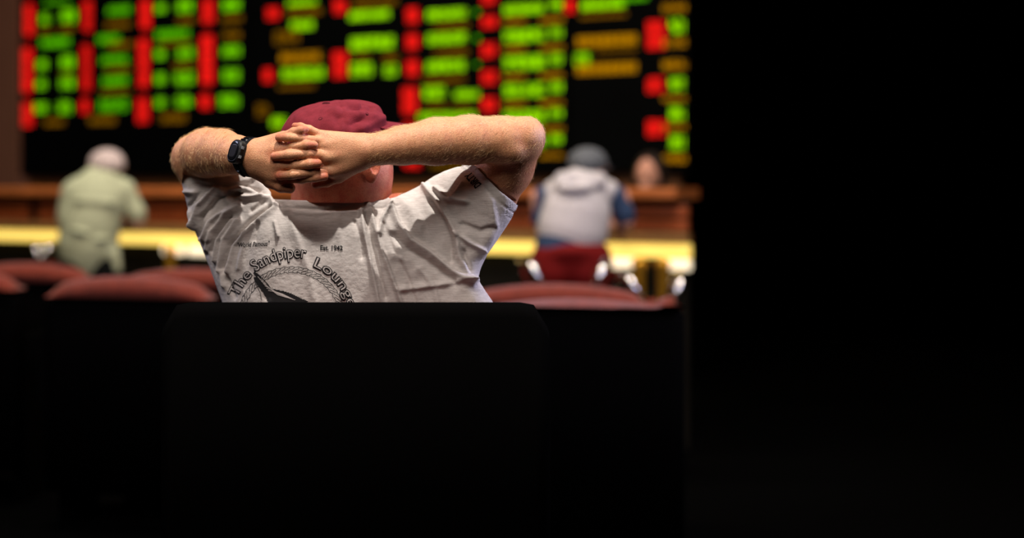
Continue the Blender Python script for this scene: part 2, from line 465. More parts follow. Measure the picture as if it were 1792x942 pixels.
for u0, u1 in ((282, 312), (326, 372), (700, 790), (1058, 1106), (1158, UE)):
    wall_box(u0, u1, hz(131), hz(114), ZC, 0.05, 0.01, -0.01).build('lit_diffuser', M['diff'], ctr)
wall_box(UL, UE, 0.0, hz(113), ZC + 0.12, 0.04).build('base_panel', M['base'], ctr)
for u in (298, 640, 1118, 1160):
    p = wall_pt(u, PY, ZC - 0.02); mb = MB()
    mb.lathe((p.x, p.y, 0.0), [(0.05, 0), (0.05, 0.03), (0.026, 0.05), (0.026, hz(130)), (0.034, hz(122)), (0.026, hz(114))], 20)
    mb.build('post', M['gold'], ctr, True)

# ------------------------------------------------------------------ floor with a raised rear tier
mb = MB(); mb.box((0.0, 7.4, -0.05), (9, 7.6, 0.1)); mb.box((0.0, 1.7, 0.005), (9, 3.8, 0.21))
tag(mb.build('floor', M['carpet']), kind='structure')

# ------------------------------------------------------------------ theatre seats
def sup(t, n):   # superellipse
    c, s = math.cos(t), math.sin(t)
    return math.copysign(abs(c) ** (2 / n), c), math.copysign(abs(s) ** (2 / n), s)

def back_loft(wid, top, bot, th, arch, corner, lean, wrap0=None, wrap1=None, yo=0.0):
    """a rounded backrest: outline across X/Z with an arched top, lofted through its thickness"""
    hw = wid / 2; out = []
    n = 28
    pts = []
    for i in range(n + 1):
        x = -hw + wid * i / n
        e = abs(x) / hw
        z = top - arch * e * e
        d = hw - abs(x)
        if d < corner: z -= corner - math.sqrt(max(corner ** 2 - (corner - d) ** 2, 0))
        pts.append((x, z))
    v = []; f = []
    prof = [(-0.5, 0.0, 1), (-0.5, 0.35, 1), (-0.36, 0.75, 1), (0.0, 1.0, 1), (0.36, 0.75, 1), (0.5, 0.35, 1), (0.5, 0.0, 1)]
    m = len(prof)
    for x, z in pts:
        for k, (a, b, _) in enumerate(prof):
            zz = max(z - th * 0.55 * (1 - b), bot); sx = 1 - 0.02 * (1 - b)
            if k in (0, m - 1): zz = bot
            v.append((x, a * th + yo + (zz - bot) * lean * -1, zz))
    for i in range(n):
        for k in range(m - 1): f.append((i * m + k, (i + 1) * m + k, (i + 1) * m + k + 1, i * m + k + 1))
        f.append((i * m + m - 1, (i + 1) * m + m - 1, (i + 1) * m, i * m))
    f += [tuple(range(m)), tuple(range((n + 1) * m - 1, n * m - 1, -1))]
    return v, f

def theatre_seat(loc, rz, label, group, wid=0.57, top=0.84, clip=None, shell_only=False, z0=0.0, wrap=0.072):
    o = empty('theatre_seat', (loc[0], loc[1], z0)); o.rotation_euler = (0, 0, rz)
    tag(o, label, 'seat', group)
    def put(name, vf, mat, smooth=True):
        v, f = vf
        if clip is not None: v = [(min(x, clip), y, z) for x, y, z in v]
        ob = mesh_obj(name, v, f, mat, None, smooth); ob.parent = o; return ob
    t = top - z0
    if not shell_only:
        put('backrest', back_loft(wid, t, t - wrap, 0.11, 0.035, 0.06, 0.0), M['seat_red'])
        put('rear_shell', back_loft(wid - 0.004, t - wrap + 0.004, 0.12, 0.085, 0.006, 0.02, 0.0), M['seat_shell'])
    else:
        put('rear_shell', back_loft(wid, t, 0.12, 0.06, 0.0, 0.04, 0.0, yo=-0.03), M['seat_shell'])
        put('backrest', back_loft(wid - 0.06, t - 0.05, 0.40, 0.04, 0.0, 0.05, 0.0, yo=0.022), M['seat_red'])
    m1 = MB(); m1.box((0, 0.20, 0.41), (wid - 0.1, 0.28, 0.12), None, 0.03); put('seat_cushion', (m1.v, m1.f), M['seat_red'], False)
    for s in (-1, 1):
        m1 = MB(); m1.box((s * (wid / 2 - 0.027), 0.17, 0.30), (0.045, 0.24, 0.60), None, 0.01); put('armrest', (m1.v, m1.f), M['seat_shell'], False)
    m1 = MB(); m1.box((0, 0.18, 0.17), (0.12, 0.2, 0.34)); m1.box((0, 0.18, 0.01), (0.3, 0.28, 0.02)); put('pedestal', (m1.v, m1.f), M['seat_shell'], False)
    return o

RZ = math.atan2(TX.y, TX.x)
def seat_row(z0, centres, wid, tops, labels, group):
    for u, tp, lb in zip(centres, tops, labels):
        Y = z0 / (1 + KW * (u - PX)); p = PT(u, PY, Y)
        clip = None
        if u > 1130: clip = ((UE - 2 - u) / F * Y) / TX.x
        theatre_seat((p.x, p.y), RZ * 0.45, lb, group, wid, tp, clip, wrap=0.02 if (z0 == ROWA and u > 900) else 0.072)

ROWA = 4.36; ROWB = 5.02
seat_row(ROWA, (-92, 229, 620, 1012), 0.578, (0.847, 0.848, 0.83, 0.837),
         ('red theatre seat of the nearer row, cut by the left picture edge',
          'red theatre seat of the nearer row, fully seen left of the seated man',
          'red theatre seat of the nearer row hidden right behind the seated man',
          'red theatre seat of the nearer row, right of the man, only its top showing'), 'red theatre seats in front of the man')
seat_row(ROWB, (46, 341, 652, 975, 1302), 0.575, (0.838, 0.84, 0.835, 0.834, 0.834),
         ('red theatre seat of the farther row behind the green shirted man, at left edge',
          'red theatre seat of the farther row, half hidden by the seated man\'s left side',
          'red theatre seat of the farther row hidden behind the seated man',
          'red theatre seat of the farther row in front of the red shorts',
          'red theatre seat of the farther row at the right edge by the brass posts'), 'red theatre seats in front of the man')
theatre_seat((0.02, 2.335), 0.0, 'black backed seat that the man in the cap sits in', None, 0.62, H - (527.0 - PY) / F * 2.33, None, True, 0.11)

# ================================================================== the seated man
def skin_material(name, base, red):
    m = bpy.data.materials.new(name); m.use_nodes = True
    N = m.node_tree.nodes; L = m.node_tree.links; b = N['Principled BSDF']
    tc = N.new('ShaderNodeTexCoord')
    n1 = N.new('ShaderNodeTexNoise'); n1.inputs['Scale'].default_value = 60; n1.inputs['Detail'].default_value = 6
    n2 = N.new('ShaderNodeTexNoise'); n2.inputs['Scale'].default_value = 420; n2.inputs['Detail'].default_value = 3
    n3 = N.new('ShaderNodeTexVoronoi'); n3.inputs['Scale'].default_value = 700
    for n in (n1, n2, n3): L.new(tc.outputs['Object'], n.inputs['Vector'])
    at = N.new('ShaderNodeAttribute'); at.attribute_name = 'flush'
    mx = N.new('ShaderNodeMix'); mx.data_type = 'RGBA'
    mx.inputs[6].default_value = base; mx.inputs[7].default_value = red
    ad = N.new('ShaderNodeMath'); ad.operation = 'MULTIPLY_ADD'; ad.inputs[1].default_value = 0.9; ad.inputs[2].default_value = -0.38
    L.new(n1.outputs[0], ad.inputs[0])
    ad2 = N.new('ShaderNodeMath'); ad2.operation = 'ADD'; ad2.use_clamp = True
    L.new(ad.outputs[0], ad2.inputs[0]); L.new(at.outputs['Fac'], ad2.inputs[1]); L.new(ad2.outputs[0], mx.inputs[0])
    mr = N.new('ShaderNodeMapRange'); mr.inputs[1].default_value = 0.36; mr.inputs[2].default_value = 0.5
    mr.inputs[3].default_value = 0.80; mr.inputs[4].default_value = 1.0
    L.new(n2.outputs[0], mr.inputs[0])
    mu = N.new('ShaderNodeMix'); mu.data_type = 'RGBA'; mu.blend_type = 'MULTIPLY'; mu.inputs[0].default_value = 1
    L.new(mx.outputs[2], mu.inputs[6]); L.new(mr.outputs[0], mu.inputs[7])
    L.new(mu.outputs[2], b.inputs['Base Color'])
    b.inputs['Roughness'].default_value = 0.5; b.inputs['Specular IOR Level'].default_value = 0.35
    b.inputs['Subsurface Weight'].default_value = 0.12; b.inputs['Subsurface Radius'].default_value = (1, 0.35, 0.2)
    b.inputs['Subsurface Scale'].default_value = 0.006
    bp = N.new('ShaderNodeBump'); bp.inputs['Strength'].default_value = 0.35; bp.inputs['Distance'].default_value = 0.0012
    sm = N.new('ShaderNodeMath'); sm.operation = 'ADD'
    L.new(n2.outputs[0], sm.inputs[0]); L.new(n3.outputs[0], sm.inputs[1])
    L.new(sm.outputs[0], bp.inputs['Height']); L.new(bp.outputs[0], b.inputs['Normal'])
    return m

M['skin'] = skin_material('tanned_skin', lin(207, 150, 110), lin(172, 78, 58))
M['cap'] = material('burgundy_cotton', lin(116, 38, 47), 0.9, 0.1, 0.18, 90, 0.5, 700)
M['cap2'] = material('burgundy_stitch', lin(70, 20, 26), 0.9, 0.1, 0.1, 200)
M['rubber'] = material('black_rubber', lin(16, 17, 19), 0.45, 0.4, 0.2, 80, 0.2, 400)
M['rubber2'] = material('black_gloss', lin(12, 13, 16), 0.15, 0.6)
M['grey'] = material('grey_print', lin(120, 124, 128), 0.5, 0.3)
M['dial'] = material('dark_dial', lin(24, 22, 24), 0.3, 0.5)
M['denim'] = material('dark_denim', lin(12, 14, 20), 0.9, 0.1, 0.2, 90)

def shirt_material():
    m = bpy.data.materials.new('heather_cotton'); m.use_nodes = True
    N = m.node_tree.nodes; L = m.node_tree.links; b = N['Principled BSDF']
    tc = N.new('ShaderNodeTexCoord'); mp = N.new('ShaderNodeMapping'); mp.inputs['Scale'].default_value = (60, 60, 700)
    L.new(tc.outputs['Object'], mp.inputs[0])
    n = N.new('ShaderNodeTexNoise'); n.inputs['Scale'].default_value = 1.0; n.inputs['Detail'].default_value = 4
    L.new(mp.outputs[0], n.inputs['Vector'])
    cr = N.new('ShaderNodeValToRGB'); cr.color_ramp.elements[0].position = 0.3; cr.color_ramp.elements[1].position = 0.68
    cr.color_ramp.elements[0].color = lin(188, 180, 175); cr.color_ramp.elements[1].color = lin(214, 207, 202)
    L.new(n.outputs[0], cr.inputs[0]); L.new(cr.outputs[0], b.inputs['Base Color'])
    n2 = N.new('ShaderNodeTexNoise'); n2.inputs['Scale'].default_value = 120; n2.inputs['Detail'].default_value = 6
    L.new(tc.outputs['Object'], n2.inputs['Vector'])
    bp = N.new('ShaderNodeBump'); bp.inputs['Strength'].default_value = 0.35; bp.inputs['Distance'].default_value = 0.004
    L.new(n2.outputs[0], bp.inputs['Height']); L.new(bp.outputs[0], b.inputs['Normal'])
    b.inputs['Roughness'].default_value = 0.9; b.inputs['Specular IOR Level'].default_value = 0.15
    b.inputs['Sheen Weight'].default_value = 0.1
    return m
M['shirt'] = shirt_material()
M['ink'] = material('black_ink', lin(38, 37, 38), 0.8, 0.1)
M['ink_light'] = material('pale_ink', lin(202, 194, 190), 0.85, 0.1)

guy = empty('person', (0.02, 2.62, 0.11))
tag(guy, 'seated man in burgundy cap and printed grey-white t-shirt, hands clasped behind head', 'person')

# ---- how far the shirt bulges (shared by the skin beneath and the cloth)
POLY = [(318, 320), (321, 298), (345, 284), (400, 280), (440, 288), (462, 318), (476, 344), (488, 332), (498, 300), (505, 262), (682, 262), (688, 300),
        (693, 343), (712, 337), (735, 325), (757, 310), (780, 299), (806, 290), (824, 281), (850, 258), (895, 245), (950, 285), (925, 335), (909, 358),
        (893, 386), (872, 418), (852, 446), (841, 470), (836, 489), (846, 505), (860, 525), (878, 562), (884, 640), (880, 760),
        (400, 760), (402, 640), (398, 560), (388, 525), (375, 490), (362, 455), (352, 430), (344, 412), (333, 385), (325, 348)]
gs = 2.0
us = np.arange(280, 980, gs); vs = np.arange(230, 780, gs)
UU, VV = np.meshgrid(us, vs, indexing='ij')
inside = in_poly(UU, VV, POLY)
hh = np.zeros(UU.shape); lam = 60.0
for _ in range(1400):
    nb = np.zeros_like(hh)
    nb[1:-1, 1:-1] = hh[2:, 1:-1] + hh[:-2, 1:-1] + hh[1:-1, 2:] + hh[1:-1, :-2]
    hh = np.where(inside, (nb + gs * gs) / (4 + gs * gs / lam ** 2), 0)
dd, _ = seg_dist(UU, VV, POLY + POLY[:1])
hh = np.where(inside, hh, -dd * 30)
def sst(x, a, b):
    t = np.clip((x - a) / (b - a), 0, 1); return t * t * (3 - 2 * t)
mid = 55 + 62 * sst(UU, 500, 345) - 58 * sst(UU, 690, 890) - 0.12 * np.clip(VV - 380, 0, 150) - 20 * sst(VV, 343, 412) * (1 - 0.55 * sst(VV, 450, 570)) * sst(UU, 385, 480) * sst(UU, 800, 690)

hx, hy = 908 - 826, 359 - 282; hl = math.hypot(hx, hy)
def hem_at(U, V): return ((U - 826) * hy - (V - 282) * hx) / hl + 4.5 * np.sin((U - 826) / 82 * math.pi)
def collar_at(U): return 351.5 - 0.00022 * (U - 588) ** 2
# skin that lies under the cloth stays 5 mm inside it
B0, B1, VX = (292, 160, -215), (968, 420, 215), 1.5
gu, gv, gw = [B0[i] + VX * np.arange(int(math.ceil((B1[i] - B0[i]) / VX)) + 1) for i in range(3)]
iu = np.clip((gu - us[0]) / gs, 0, len(us) - 2); iv = np.clip((gv - vs[0]) / gs, 0, len(vs) - 2)
def resample(A):
    a, b = iu.astype(int), iv.astype(int); fa, fb = (iu - a)[:, None], (iv - b)[None, :]
    return (A[np.ix_(a, b)] * (1 - fa) * (1 - fb) + A[np.ix_(a + 1, b)] * fa * (1 - fb) + A[np.ix_(a, b + 1)] * (1 - fa) * fb + A[np.ix_(a + 1, b + 1)] * fa * fb)
TH = 1.25 * np.sqrt(2 * np.maximum(resample(hh), 0)); MI = resample(mid)
GU, GV = np.meshgrid(gu, gv, indexing='ij')
cov = in_poly(GU, GV, POLY) & ~((GU > 470) & (GU < 700) & (GV < collar_at(GU) + 4)) & ~((GU > 790) & (hem_at(GU, GV) > 3)) & (GV > 296)
UNDER = np.where(cov[:, :, None], np.abs(gw[None, None, :] - MI[:, :, None]) - TH[:, :, None] + 19, -60).astype(np.float32)

# ---- skin: head, neck, both arms and the interlaced hands, one surface
B0, B1, VX = (292, 160, -215), (968, 420, 215), 1.5
YAW = math.radians(44)
fw = np.array([math.sin(YAW), 0, math.cos(YAW)])      # where he looks (u, v, w)
rt = np.array([math.cos(YAW), 0, -math.sin(YAW)])
dn = np.array([0, 1, 0])
HA = (rt, dn, fw)
hc = np.array([592, 258, 28.0])
body = Field(B0, B1, VX)
body.ell(hc + dn * 12, (75, 72, 92), 0, HA)
body.ell(hc + fw * 34 + dn * 40, (62, 62, 62), 25, HA)            # jaw and cheeks
body.ell(hc + fw * 30 + rt * 26 + dn * 52, (44, 42, 50), 20, HA)  # near cheek
body.ell(hc + fw * 88 + dn * 82, (24, 18, 20), 22, HA)            # chin
body.bone(hc + fw * 92 - dn * 8, hc + fw * 112 + dn * 26, 9, 13, 12)   # nose
body.bone(hc + fw * 84 - rt * 40 - dn * 12, hc + fw * 84 + rt * 40 - dn * 12, 12, 12, 14)   # brow
body.bone(hc + fw * 92 - rt * 18 + dn * 50, hc + fw * 92 + rt * 18 + dn * 50, 6, 6, 6)       # lips
for s in (-1, 1):
    body.ell(hc + fw * 92 + rt * 30 * s + dn * 4, (13, 7, 9), 0, HA, cut=True)               # eye sockets
    body.ell(hc + fw * 84 + rt * 30 * s + dn * 4, (11, 9, 11), 2, HA)
body.bone((594, 300, 48), (596, 420, 66), 84, 88, 26, flat=(0, 0, 1), ratio=0.9)            # neck
body.f = np.maximum(body.f, UNDER)
# ears
for s in (1, -1):
    e = hc + rt * 76 * s + dn * 26 - fw * 4
    ea = (rt * 0.8 * s - fw * 0.6, dn, rt * 0.6 * s + fw * 0.8)
    body.ell(e + rt * 6 * s, (8, 31, 19), 5, ea)
    body.ell(e + rt * 15 * s + dn * 2 + fw * 4, (6, 19, 10), 0, ea, cut=True)
    body.ell(e + rt * 5 * s + dn * 27 + fw * 4, (6, 10, 9), 4, ea)
# right arm
ra = Field(B0, B1, VX)
ra.chain([(640, 264, -118), (668, 260, -114), (702, 255, -106), (762, 248, -92), (822, 245, -76), (880, 245, -62), (912, 243, -55)], [26, 27, 33, 40.5, 42, 40, 37], 10)
ra.ell((926, 240, -50), (27, 33, 32), 14)
ru = Field(B0, B1, VX)
ru.chain([(906, 252, -45), (886, 294, -14), (852, 342, 4), (748, 392, 40), (640, 400, 60)], [42, 45, 49, 56, 60], 16)
ru.f = np.maximum(ru.f, UNDER); ra.join(ru, 7); del ru
ra.ell((897, 268, -84), (16, 12, 12), 18)                                  # bone of the elbow
ra.groove([(830, 289, -80), (852, 277, -99), (874, 261, -107)], [3.2, 2.6, 1.0])
# metacarpals, wrist
for (mu, mv, mw, r) in ((564, 238, -116, 10.5), (562, 254, -124, 11.5), (568, 276, -127, 12), (580, 300, -120, 12)):
    ra.bone((634, 264 + (mv - 268) * 0.45, -116), (mu, mv, mw), 17, r, 12)
ra.bone((626, 282, -108), (592, 308, -104), 18, 13, 12)
def finger(fl, pts, rads, k=3.0):
    fl.chain(pts, rads, k)
    for p, r in zip(pts[1:-1], rads[1:-1]): fl.ell(p, (r * 1.0, r * 1.03, r * 1.08), 2)
finger(ra, [(564, 238, -116), (541, 227, -120), (526, 222, -118), (516, 220.5, -112)], [8.5, 7.5, 7, 6])
finger(ra, [(562, 247, -125), (527, 242.5, -140), (502, 240.5, -142), (488, 241, -135)], [8.5, 7.2, 7.4, 7])
finger(ra, [(568, 273, -128), (540, 269.5, -142), (505, 271, -146), (481, 274, -138)], [10, 8.6, 9.0, 8.2])
finger(ra, [(580, 300, -121), (546, 302, -137), (512, 306, -142), (489, 308, -136)], [10, 8.0, 8.2, 7.6])
finger(ra, [(592, 308, -104), (572, 318, -104), (552, 322.5, -104)], [12, 9.5, 8])
# left arm
la = Field(B0, B1, VX)
la.chain([(452, 277, -104), (436, 275, -86), (414, 271, -44), (388, 267, 14), (362, 268, 62), (346, 272, 98)], [27, 27.5, 33, 39.5, 42, 38], 10)
la.ell((334, 274, 112), (31, 33, 34), 14)
lu = Field(B0, B1, VX)
lu.chain([(338, 282, 112), (372, 335, 100), (455, 404, 60), (560, 410, 60)], [36, 42, 46, 50], 14)
lu.f = np.maximum(lu.f, UNDER); la.join(lu, 14); del lu
for (mu, mv, mw, r) in ((496, 240, -116, 11), (493, 262, -125, 12.5), (490, 288, -127, 13), (492, 310, -121, 12.5)):
    la.bone((452, 277 + (mv - 275) * 0.5, -104), (mu, mv, mw), 18, r, 12)
la.bone((456, 292, -100), (474, 316, -104), 20, 14, 12)
finger(la, [(496, 240, -117), (514, 231, -134), (527, 228, -141), (534, 227, -138)], [8.8, 7.8, 7.6, 6.8])
finger(la, [(493, 262, -126), (512, 257, -138), (536, 254, -146), (550, 254, -143)], [9, 7.4, 7.6, 7])
finger(la, [(490, 289, -128), (516, 289, -138), (542, 287, -147), (556, 286, -145)], [9.5, 8.4, 8.6, 7.8])
finger(la, [(492, 311, -121), (528, 314, -130), (553, 311, -136), (568, 309.5, -135)], [9.5, 7.6, 7.4, 7])
finger(la, [(474, 316, -106), (492, 325.5, -114), (507, 329, -117)], [14, 11.5, 10])
body.join(ra, 1.2).join(la, 1.2)
del ra
SV, SQ = body.mesh()
SV = smooth_mesh(SV, SQ, 2, 0.5)
del body, la
flush = np.zeros(len(SV))
def near(c, r): return np.exp(-(((SV - np.array(c)) / r) ** 2).sum(1))
flush += np.clip((SV[:, 1] - 268) / 30, 0, 1) * (SV[:, 2] > -75) * np.clip((SV[:, 0] - 480) / 20, 0, 1) * np.clip((705 - SV[:, 0]) / 10, 0, 1) * 0.75
for c in ((489, 241, -138), (481, 274, -142), (490, 308, -140), (545, 254, -146), (556, 285, -148), (568, 308, -138), (533, 227, -141), (516, 220, -114), (505, 329, -114), (552, 322, -106), (478, 330, -106)):
    flush += 0.75 * near(c, (13, 10, 14))
flush += 0.25 * near((920, 330, -20), (60, 60, 80))
mW = man(SV)
bodyo = mesh_obj('body', mW, oriented(mW, SQ), M['skin'], guy, True)
set_attr(bodyo, 'flush', np.clip(flush, 0, 1))

# ---- shirt mesh
ws = np.arange(-170, 240, gs, dtype=np.float32)
F3 = ((ws[None, None, :] - mid[:, :, None]) ** 2 - (1.25 ** 2 * 2) * hh[:, :, None]).astype(np.float32)
F3 = (F3 / np.sqrt(np.abs(F3) + 400)).astype(np.float32)
# openings: collar and right sleeve hem
col_v = 351.5 - 0.00022 * (UU - 588) ** 2
cc = np.where((UU > 470) & (UU < 700), (col_v - VV), -50.0)
F3 = np.maximum(F3, cc[:, :, None].astype(np.float32))
hem = ((UU - 826) * hy - (VV - 282) * hx) / hl        # + is beyond the hem, towards the elbow
hemw = hem + 4.5 * np.sin((UU - 826) / 82 * math.pi)
F3 = np.maximum(F3, np.where(UU > 790, hemw, -50.0)[:, :, None].astype(np.float32))
# hollow the sleeve end around the arm
Tm = 1.25 * np.sqrt(2 * np.maximum(hh, 0))
carve = np.maximum(np.abs(ws[None, None, :] - mid[:, :, None]) - (Tm[:, :, None] - 4.0), np.where(UU > 790, -26 - hemw, 60.0)[:, :, None]).astype(np.float32)
F3 = np.maximum(F3, -carve)
del carve
TV, TQ = surface_nets(F3, np.array([us[0], vs[0], ws[0]], np.float32), gs)
del F3
TV = smooth_mesh(TV, TQ, 3, 0.5)

# folds of the cloth: (polyline, height mm, width px)
FOLDS = [
    ([(682, 356), (698, 392), (720, 420), (753, 440), (800, 478), (827, 493)], 5.5, 7),
    ([(690, 410), (715, 436), (750, 458), (795, 492)], -4.5, 8),
    ([(745, 326), (772, 358), (800, 407), (807, 450), (825, 489)], 5.5, 7),
    ([(757, 352), (780, 388), (788, 420), (790, 455)], -4.0, 8),
    ([(764, 330), (788, 347), (816, 351)], 6.0, 6),
    ([(792, 345), (811, 320)], 3.5, 5),
    ([(800, 407), (822, 424), (845, 436)], 4.0, 5),
    ([(810, 392), (840, 404), (862, 398)], -2.5, 8),
    ([(633, 368), (637, 400), (645, 440), (664, 530)], 5.0, 4.5),
    ([(647, 358), (656, 395), (668, 435), (684, 478), (704, 530)], 5.0, 4.5),
    ([(641, 372), (648, 410), (656, 445), (676, 520)], -4.0, 4),
    ([(663, 407), (668, 384), (680, 362)], 5.0, 5),
    ([(672, 392), (690, 440), (716, 490), (728, 530)], -2.6, 6),
    ([(700, 352), (722, 372), (735, 398)], 4.5, 16),
    ([(690, 448), (702, 452)], 2.6, 7),
    ([(838, 491), (816, 490), (770, 500), (700, 508)], 3.0, 7),
    ([(735, 470), (760, 500), (768, 530)], 2.4, 7),
    ([(812, 440), (822, 480)], -3.5, 7),
    ([(860, 350), (868, 400), (846, 446)], 2.5, 10),
    ([(622, 388), (630, 412), (634, 450)], -3.0, 4),
    ([(337, 398), (346, 359), (373, 332)], 5.0, 5),
    ([(349, 415), (351, 381), (381, 346), (417, 337)], -6.0, 6),
    ([(356, 417), (368, 388), (383, 376), (417, 356)], 5.5, 6),
    ([(362, 437), (371, 405), (398, 373), (420, 362)], 4.5, 5),
    ([(369, 440), (377, 412), (402, 380)], -4.0, 4),
    ([(376, 456), (381, 422), (407, 385)], 4.5, 5),
    ([(384, 471), (393, 420), (417, 385)], 5.0, 5),
    ([(391, 470), (402, 428), (436, 388), (470, 362)], -6.0, 6),
    ([(398, 475), (410, 429), (446, 390), (481, 361)], 5.0, 5),
    ([(481, 390), (487, 414)], 3.0, 4),
    ([(417, 344), (456, 344), (486, 358)], 4.0, 5),
    ([(444, 312), (466, 337), (476, 351)], 4.0, 5),
    ([(430, 322), (455, 336)], -3.5, 5),
    ([(322, 335), (340, 336)], 3.5, 5),
    ([(330, 360), (345, 340)], -3.0, 4),
    ([(333, 372), (340, 402)], 3.5, 5),
    ([(345, 320), (400, 326), (440, 318)], -3.0, 6),
    ([(505, 362), (512, 395), (540, 470), (552, 530)], 2.2, 9),
    ([(480, 395), (478, 460), (470, 520)], -1.5, 10),
    ([(590, 380), (600, 440), (602, 520)], 1.6, 10),
    ([(400, 490), (412, 520)], -2.5, 6),
    ([(440, 368), (462, 352), (490, 354)], -3.0, 5),
    ([(404, 330), (430, 328), (455, 340)], 3.4, 5),
    ([(360, 318), (385, 330), (400, 350)], 3.0, 6),
    ([(345, 430), (352, 405), (362, 372)], 3.0, 4),
    ([(358, 450), (366, 425)], -3.0, 4),
    ([(392, 500), (386, 475)], 2.8, 5),
    ([(432, 400), (428, 430), (418, 470)], 2.2, 6),
    ([(452, 392), (446, 420)], -2.0, 5),
    ([(520, 362), (560, 366), (610, 360)], -1.5, 4),
    ([(500, 370), (550, 374), (620, 370)], 1.2, 4),
]
TN = normals(TV, TQ)
if (TN[:, 2][TV[:, 2] < -20]).mean() > 0: TN = -TN
wgt = sst(-TN[:, 2], -0.1, 0.45)
dsp = np.zeros(len(TV))
for pl, a, wd in FOLDS:
    d, sd = seg_dist(TV[:, 0], TV[:, 1], pl)
    k = np.where(sd > 0, 1.0, 0.52)
    dsp += a * 1.85 * np.exp(-(d / (wd * k)) ** 2)
# gentle waves everywhere, so that the cloth never lies dead flat
dsp += 0.8 * np.sin(TV[:, 0] / 17 + 1.3 * np.sin(TV[:, 1] / 23)) * np.sin(TV[:, 1] / 31 + TV[:, 0] / 60)
dsp += 0.9 * np.abs(np.sin(TV[:, 0] / 11 + 2.2 * np.sin(TV[:, 1] / 37) + TV[:, 1] / 29)) ** 3 * sst(TV[:, 0], 600, 720)
dsp += 1.0 * np.abs(np.sin(TV[:, 0] / 9 - TV[:, 1] / 21 + 1.6 * np.sin(TV[:, 1] / 33))) ** 3 * sst(TV[:, 0], 470, 400)
# hem stitched band on the sleeve and the collar rib
hv = ((TV[:, 0] - 826) * hy - (TV[:, 1] - 282) * hx) / hl + 4.5 * np.sin((TV[:, 0] - 826) / 82 * math.pi)
dsp += np.where(TV[:, 0] > 800, -1.6 * np.exp(-((hv + 15) / 1.8) ** 2), 0)
cv = TV[:, 1] - (351.5 - 0.00022 * (TV[:, 0] - 588) ** 2)
dsp += np.where((TV[:, 0] > 470) & (TV[:, 0] < 700), -1.8 * np.exp(-((cv - 14) / 2.0) ** 2), 0)
TV = TV + TN * (dsp * wgt)[:, None]
TV = smooth_mesh(TV, TQ, 1, 0.4)
tW = man(TV); TQ = oriented(tW, TQ)
shirt = mesh_obj('t_shirt', tW, TQ, M['shirt'], guy, True)
tag(shirt, 'heather grey-white printed cotton t-shirt')

# ---- prints on the shirt, laid onto the cloth
bvh = BVHTree.FromPolygons([Vector(p) for p in tW.tolist()], TQ.tolist())
CAM = Vector((0, 0, H))
def onto(u, v, off=0.0006):
    d = (PT(u, v, 1.0) - CAM).normalized()
    hit, n, i, dist = bvh.ray_cast(CAM, d)
    if hit is None: return PT(u, v, 2.45)
    return hit - d * off

def text_mesh(txt, size, outline=0.0, shear=0.0, weight=0.0, space=1.0):
    """flat letters as (verts, faces); outline > 0 gives only a line round each letter"""
    c = bpy.data.curves.new('txt', 'FONT'); c.body = txt; c.size = size; c.shear = shear; c.space_character = space
    c.resolution_u = 3
    if outline: c.fill_mode = 'NONE'; c.bevel_depth = outline; c.bevel_resolution = 0
    c.offset = weight
    o = bpy.data.objects.new('txt', c); COL.objects.link(o)
    dg = bpy.context.evaluated_depsgraph_get(); me = o.evaluated_get(dg).to_mesh()
    V = np.array([v.co[:] for v in me.vertices]).reshape(-1, 3); Fc = [tuple(p.vertices) for p in me.polygons]
    o.evaluated_get(dg).to_mesh_clear(); bpy.data.objects.remove(o); bpy.data.curves.remove(c)
    return V, Fc

def split_edges(V, Fc, mx):
    """triangulate and cut long edges so that letters follow the cloth"""
    T = []
    for f in Fc:
        for i in range(1, len(f) - 1): T.append((f[0], f[i], f[i + 1]))
    V = [tuple(v) for v in V]
    for _ in range(5):
        nt = []; cache = {}; ch = False
        def midp(a, b):
            k = (min(a, b), max(a, b))
            if k not in cache: V.append(tuple((V[a][i] + V[b][i]) / 2 for i in range(3))); cache[k] = len(V) - 1
            return cache[k]
        for a, b, c in T:
            L = [math.dist(V[a], V[b]), math.dist(V[b], V[c]), math.dist(V[c], V[a])]
            m = max(L)
            if m < mx: nt.append((a, b, c)); continue
            ch = True; i = L.index(m)
            if i == 1: a, b, c = b, c, a
            elif i == 2: a, b, c = c, a, b
            p = midp(a, b); nt += [(a, p, c), (p, b, c)]
        T = nt
        if not ch: break
    return np.array(V), T

def print_on(name, txt, size, fn, mat, off=0.0006, **kw):
    V, Fc = text_mesh(txt, size, **kw)
    V, Fc = split_edges(V, Fc, 4.0)
    P = [onto(*fn(x, y), off + 0.0000) for x, y, z in V]
    return mesh_obj(name, P, Fc, mat, shirt)

def word(txt, c, r0, a0, a1, size):
    V0, _ = text_mesh(txt, size); x0, x1 = V0[:, 0].min(), V0[:, 0].max()
    def fn(x, y, dx=0.0, dy=0.0):
        a = math.radians(a0 + (a1 - a0) * (x - x0) / (x1 - x0)); r = r0 + y
        return c[0] + r * math.cos(a) + dx, c[1] - r * math.sin(a) + dy
    print_on('lettering_shadow', txt, size, lambda x, y: fn(x, y, -1.3, 1.7), M['ink'], 0.0006, weight=0.35)
    print_on('lettering_outline', txt, size, fn, M['ink'], 0.0010, weight=1.15)
    print_on('lettering', txt, size, fn, M['ink_light'], 0.0015, weight=-0.3)
word('The', (517, 561), 109, 158, 134, 27.0)
word('Sandpiper', (517, 561), 110, 128.5, 81, 30.0)
word('Lounge', (508, 562), 104, 67, 13, 25.0)
def line_fn(u, v, ang, sx=1.0):
    c, s_ = math.cos(math.radians(ang)), math.sin(math.radians(ang))
    return lambda x, y: (u + x * sx * c - y * s_, v - x * sx * s_ - y * c)
